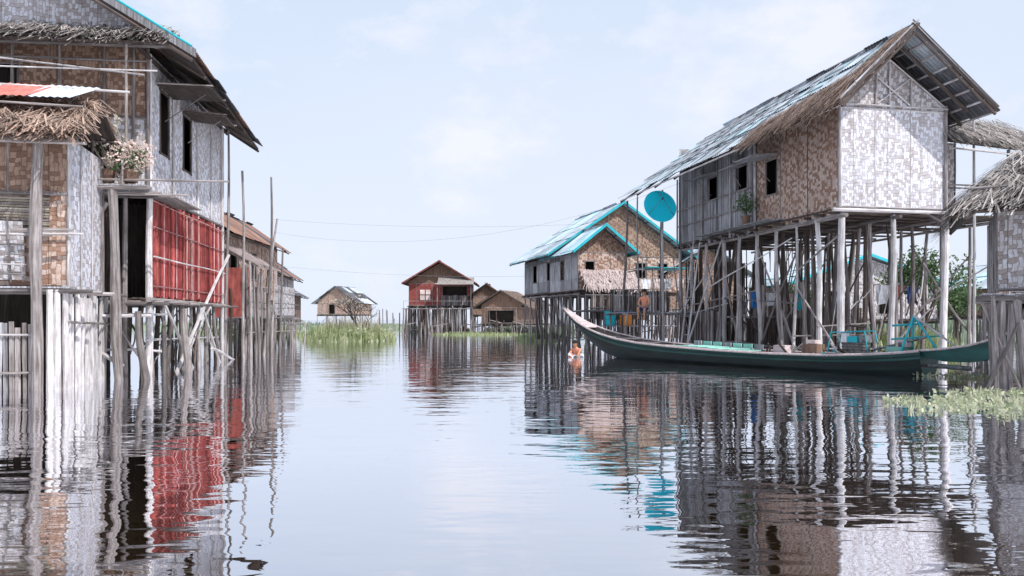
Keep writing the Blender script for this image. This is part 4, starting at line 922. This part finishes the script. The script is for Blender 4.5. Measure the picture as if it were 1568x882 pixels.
Jc = dict(pelvis=(0, .12, .22), chest=(0, -.06, .5), neck=(0, -.14, .65), head=(0, -.2, .77), shL=(.18, -.08, .58), elL=(.2, -.3, .38), wrL=(.1, -.46, .2), shR=(-.18, -.08, .58), elR=(-.2, -.32, .36), wrR=(-.06, -.48, .18),
          hipL=(.1, .1, .2), knL=(.2, -.25, .42), anL=(.16, -.08, .06), hipR=(-.1, .1, .2), knR=(-.2, -.25, .42), anR=(-.16, -.08, .06))
person("crouching_person", (2.5, 30.4, -.3), -.6, Jc, lambda c: 2 if c.z < .3 and c.y > -.3 and abs(c.x) < .3 and c.z > .1 else (1 if .3 <= c.z < .66 and abs(c.x) < .21 and c.y > -.28 else 0))
g = group("laundry_cloth", (2.4, 30.0, 0)); a = MB("cloth", g, smooth=True)
def cp(u, v): return Vector((2.1+u*.6, 29.75+v*.4, .04+.09*math.sin(u*6+v*3)*math.sin(v*3.1)+.04*math.sin(u*17)))
for i in range(14):
    for j in range(10): a.face([cp(i/14, j/10), cp((i+1)/14, j/10), cp((i+1)/14, (j+1)/10), cp(i/14, (j+1)/10)], 'clothw')
a.build()

# ================================================================== VEGETATION
def blades(mb, x0, x1, y0, y1, n, h0, h1, mt, w=.03, z=-.05, lean=.35, dens=None):
    mi = mb.mi(mt)
    for i in range(n):
        for _ in range(8):
            x, y = U(x0, x1), U(y0, y1); dv = 1 if dens is None else dens(x, y)
            if dv > U(0, 1): break
        else: continue
        hh = U(h0, h1)*(.45+.55*min(1, dv*1.6)); a = U(0, 6.28); dx, dy = math.cos(a), math.sin(a); ln = U(0, lean)*hh; px, py = -dy*w*U(.5, 1.3), dx*w*U(.5, 1.3)
        b0 = len(mb.v)
        mb.v += [Vector((x-px, y-py, z)), Vector((x+px, y+py, z)), Vector((x+dx*ln*.4+px*.8, y+dy*ln*.4+py*.8, z+hh*.6)), Vector((x+dx*ln*.4-px*.8, y+dy*ln*.4-py*.8, z+hh*.6)), Vector((x+dx*ln, y+dy*ln, z+hh))]
        mb.f += [[b0, b0+1, b0+2, b0+3], [b0+3, b0+2, b0+4]]; mb.m += [mi, mi]; mb.uv += [(0, 0), (1, 0), (1, 1), (0, 1), (0, 0), (1, 0), (1, 1)]
def ell(cx, cy, rx, ry): return lambda x, y: max(0, 1-((x-cx)/rx)**2-((y-cy)/ry)**2)
a = MB("reed_island")
f = ell(-11.0, 54, 3.2, 4.2)
blades(a, -15, -7.8, 49.8, 58, 3000, .4, 1.4, 'reed', w=.035, dens=f); blades(a, -15, -7.8, 49.8, 58, 1500, .2, .8, 'hya', w=.07, dens=f)
blades(a, -12.5, -9, 52, 56, 500, .8, 2.0, 'straw', w=.03, dens=f)
for i in range(70):
    x, y = U(-14.5, -8.0), U(50.5, 57)
    if f(x, y) > .1: leaves(a, (x, y, U(.1, .9)), .45, 34, .16, R.choice(['reed', 'hya']), .6)
a.build()
def tree(name, x, y, z0, H, spread, leafn, lmt, lsize, bark='pole', depth=4, r0=.09, crown=.35):
    g = group(name, (x, y, 0)); t = MB("trunk_and_branches", g); f = MB("foliage", g)
    def rec(p, d, ln, r, k):
        e = p+d*ln; t.beam(p, e, r, bark, r1=r*.65, sides=5, bend=ln*.05)
        if k <= 2 and leafn: leaves(f, e, crown, leafn, lsize, lmt, .8)
        if k == 0: return
        for i in range(R.choice((2, 3, 3))):
            nd_ = (d+Vector((U(-1, 1), U(-1, 1), U(-.3, .8)))*spread).normalized(); rec(e if i else p.lerp(e, .75), nd_, ln*U(.6, .85), r*.62, k-1)
    rec(Vector((x, y, z0)), Vector((U(-.1, .1), 0, 1)).normalized(), H*.33, r0, depth)
    t.build(); f.build()
tree("bare_shrub", -10.4, 53, -.1, 3.5, .75, 1, 'straw', .12, 'poleD', 5, .1, .25)
tree("bare_shrub", -9.9, 53.3, -.1, 2.8, .8, 1, 'straw', .12, 'poleD', 5, .07, .25)
a = MB("floating_water_plants")
def pl(cx, cy, rx, ry, n):
    f = ell(cx, cy, rx, ry)
    for i in range(n):
        x, y = cx+U(-rx, rx), cy+U(-ry, ry)
        if f(x, y) > U(0, .8):
            leaves(a, (x, y, .03), .1, 4, .09, 'hya', .25)
            if U(0, 1) < .4: blades(a, x-.06, x+.06, y-.06, y+.06, 3, .05, .16, 'hya', w=.015, lean=.8, z=-.01)
pl(7.3, 13.6, 1.3, .5, 150); pl(8.4, 13.0, 1.5, 1.0, 320); pl(9.4, 15.0, 1.6, .5, 220); pl(7.0, 12.4, 1.0, .4, 70); pl(7.8, 11.2, 1.1, .4, 90); pl(11.5, 19.5, 1.6, .7, 240)
a.build()
a = MB("marsh_grass")
def sh(x0, x1, y0, y1, n, h, w=.08, mt='farveg'):
    f = ell((x0+x1)/2, (y0+y1)/2, (x1-x0)/2, (y1-y0)/2); blades(a, x0, x1, y0, y1, n, h*.3, h, mt, w=w, dens=f)
sh(-27, -17, 60, 75, 2200, 1.0, .06, 'reed'); sh(-38, -24, 85, 110, 2000, 1.2, .1); sh(-60, -26, 105, 140, 3000, 1.6, .14)
sh(-28, -14, 115, 135, 1500, 1.0, .14); sh(-8, 2, 70, 80, 1300, .4, .06, 'reed'); sh(-4, 10, 82, 95, 2600, 1.0, .1); sh(-13, -4, 88, 97, 1200, .9, .1)
sh(0, 4, 52, 60, 1000, .6, .05, 'reed')
sh(12, 40, 52, 70, 5000, 2.2, .1, 'farveg'); sh(14, 19, 31, 37, 1800, 1.2, .04, 'reed')
a.build()
tree("leafy_tree", 17.0, 33, -.1, 4.4, .75, 22, 'leaf', .18, 'poleD', 4, .1, .6)
tree("leafy_tree", 19.6, 35, -.1, 3.4, .75, 22, 'leaf', .18, 'poleD', 4, .1, .6)
tree("leafy_tree", 13.5, 38, -.1, 3.2, .8, 20, 'leaf', .18, 'poleD', 4, .09, .6)

g = group("power_line", (0, 40, 0)); a = MB("wires", g)
def wire(p0, p1, sag, r=.006):
    p0, p1 = Vector(p0), Vector(p1); prev = p0
    for i in range(1, 31):
        t = i/30; p = p0.lerp(p1, t)-Vector((0, 0, sag*4*t*(1-t))); a.beam(prev, p, r, 'wire', r1=r, sides=4, cap=False); prev = p
wire((-11.5, 38, 6.2), (6.6, 34, 5.7), .35, .004); wire((-11.5, 38, 5.6), (7.2, 33.4, 7.2), 1.3, .004); wire((-18, 60, 5.5), (4, 55, 4.5), .4, .006)
a.build()

# ================================================================== WATER
m, nt, b = newmat("lake_water")
nt.nodes.remove(b)
geo = nt.nodes.new("ShaderNodeNewGeometry").outputs['Position']
n1 = noise(nt, vscale(nt, geo, (.5, .8, 1)), 1.0, 1, .5); n2 = noise(nt, vscale(nt, geo, (1.2, 3.0, 1)), 1.0, 2, .5); n3 = noise(nt, vscale(nt, geo, (4, 10, 1)), 1.0, 2, .5)
patch = contrast(nt, noise(nt, vscale(nt, geo, (.1, .18, 1)), 1.0, 2), .42, .7)
hgt = mathn(nt, 'ADD', mathn(nt, 'MULTIPLY', n1, .015), mathn(nt, 'ADD', mathn(nt, 'MULTIPLY', n2, .0075), mathn(nt, 'MULTIPLY', mathn(nt, 'MULTIPLY', n3, patch), .0022)))
bp = nt.nodes.new("ShaderNodeBump"); bp.inputs['Distance'].default_value = 1.0; bp.inputs['Strength'].default_value = 1.0; nt.links.new(hgt, bp.inputs['Height'])
gl = nt.nodes.new("ShaderNodeBsdfGlossy"); gl.inputs['Roughness'].default_value = .006; gl.inputs['Color'].default_value = (.94, .945, .98, 1); nt.links.new(bp.outputs[0], gl.inputs['Normal'])
df = nt.nodes.new("ShaderNodeBsdfDiffuse"); df.inputs['Color'].default_value = (.055, .034, .016, 1)
fr = nt.nodes.new("ShaderNodeFresnel"); fr.inputs['IOR'].default_value = 1.5
fac = nt.nodes.new("ShaderNodeMapRange"); fac.inputs[1].default_value = 0; fac.inputs[2].default_value = .4; fac.inputs[3].default_value = .62; fac.inputs[4].default_value = .97
nt.links.new(fr.outputs[0], fac.inputs[0])
mx = nt.nodes.new("ShaderNodeMixShader"); nt.links.new(fac.outputs[0], mx.inputs[0]); nt.links.new(df.outputs[0], mx.inputs[1]); nt.links.new(gl.outputs[0], mx.inputs[2])
nt.links.new(mx.outputs[0], nt.nodes["Material Output"].inputs[0])
M['water'] = m
a = MB("water"); a.face([(-3000, -200, 0), (3000, -200, 0), (3000, 5000, 0), (-3000, 5000, 0)], 'water'); a.build()

# ================================================================== SKY + SUN
w = bpy.data.worlds.new("World"); sc.world = w; w.use_nodes = True; nt = w.node_tree
bg = nt.nodes["Background"]; sky = nt.nodes.new("ShaderNodeTexSky"); sky.sky_type = 'NISHITA'; sky.sun_disc = False
sd = Vector((.62, -.66, 0)).normalized(); el = math.radians(47)
sdir = Vector((sd.x*math.cos(el), sd.y*math.cos(el), math.sin(el)))
sky.sun_elevation = el; sky.sun_rotation = math.atan2(sd.x, sd.y)
tc = nt.nodes.new("ShaderNodeTexCoord").outputs['Generated']
sp = nt.nodes.new("ShaderNodeSeparateXYZ"); nt.links.new(tc, sp.inputs[0])
nz = noise(nt, vscale(nt, tc, (1.0, 1.0, 1.8)), 7.0, 10, .6)
def cloudmask(d, rad, sq):
    d = Vector(d).normalized()
    s = nt.nodes.new("ShaderNodeVectorMath"); s.operation = 'SUBTRACT'; nt.links.new(tc, s.inputs[0]); s.inputs[1].default_value = d
    v = vscale(nt, s.outputs[0], (1, 1, sq)); l = nt.nodes.new("ShaderNodeVectorMath"); l.operation = 'LENGTH'; nt.links.new(v, l.inputs[0])
    return contrast(nt, l.outputs['Value'], rad, 0)
c2 = contrast(nt, noise(nt, vscale(nt, tc, (.6, .6, 1.6)), 2.0, 5, .5), .38, .7)
base = mixc(nt, .82, sky.outputs[0], (8.0, 9.4, 11.5))
hz = contrast(nt, sp.outputs[2], .4, -.02)
base = mixc(nt, mathn(nt, 'MULTIPLY', hz, .7), base, (9.1, 9.6, 11.0))
base = mixc(nt, mathn(nt, 'MULTIPLY', c2, .4), base, (9.2, 9.6, 10.9))
mk1 = mathn(nt, 'MAXIMUM', cloudmask((-.08, 1, .22), .16, 1.9), cloudmask((.36, 1, .32), .2, 1.9))
cm = contrast(nt, mathn(nt, 'ADD', nz, mathn(nt, 'MULTIPLY', mk1, .26)), .57, .76)
cl = mixc(nt, mathn(nt, 'MULTIPLY', cm, .5), base, (10.8, 10.6, 11.2))
nt.links.new(cl, bg.inputs[0]); bg.inputs[1].default_value = .095
L = bpy.data.lights.new("sun", 'SUN'); L.energy = 4.0; L.angle = math.radians(.6); L.color = (1, .975, .95)
lo = bpy.data.objects.new("sun", L); lo.rotation_mode = 'QUATERNION'; lo.rotation_quaternion = sdir.to_track_quat('Z', 'Y'); lo.location = (20, -20, 40); sc.collection.objects.link(lo)

cam = bpy.data.cameras.new("camera"); co = bpy.data.objects.new("camera", cam); sc.collection.objects.link(co)
co.location = (0, 0, 1.4); co.rotation_euler = (math.radians(90), 0, 0); cam.lens = 28; cam.sensor_width = 36; cam.shift_y = .031; cam.clip_end = 8000; cam.clip_start = .1
sc.camera = co
sc.view_settings.view_transform = 'Standard'; sc.view_settings.look = 'None'; sc.view_settings.exposure = 0
print("faces", sum(len(o.data.polygons) for o in sc.objects if o.type == 'MESH'))
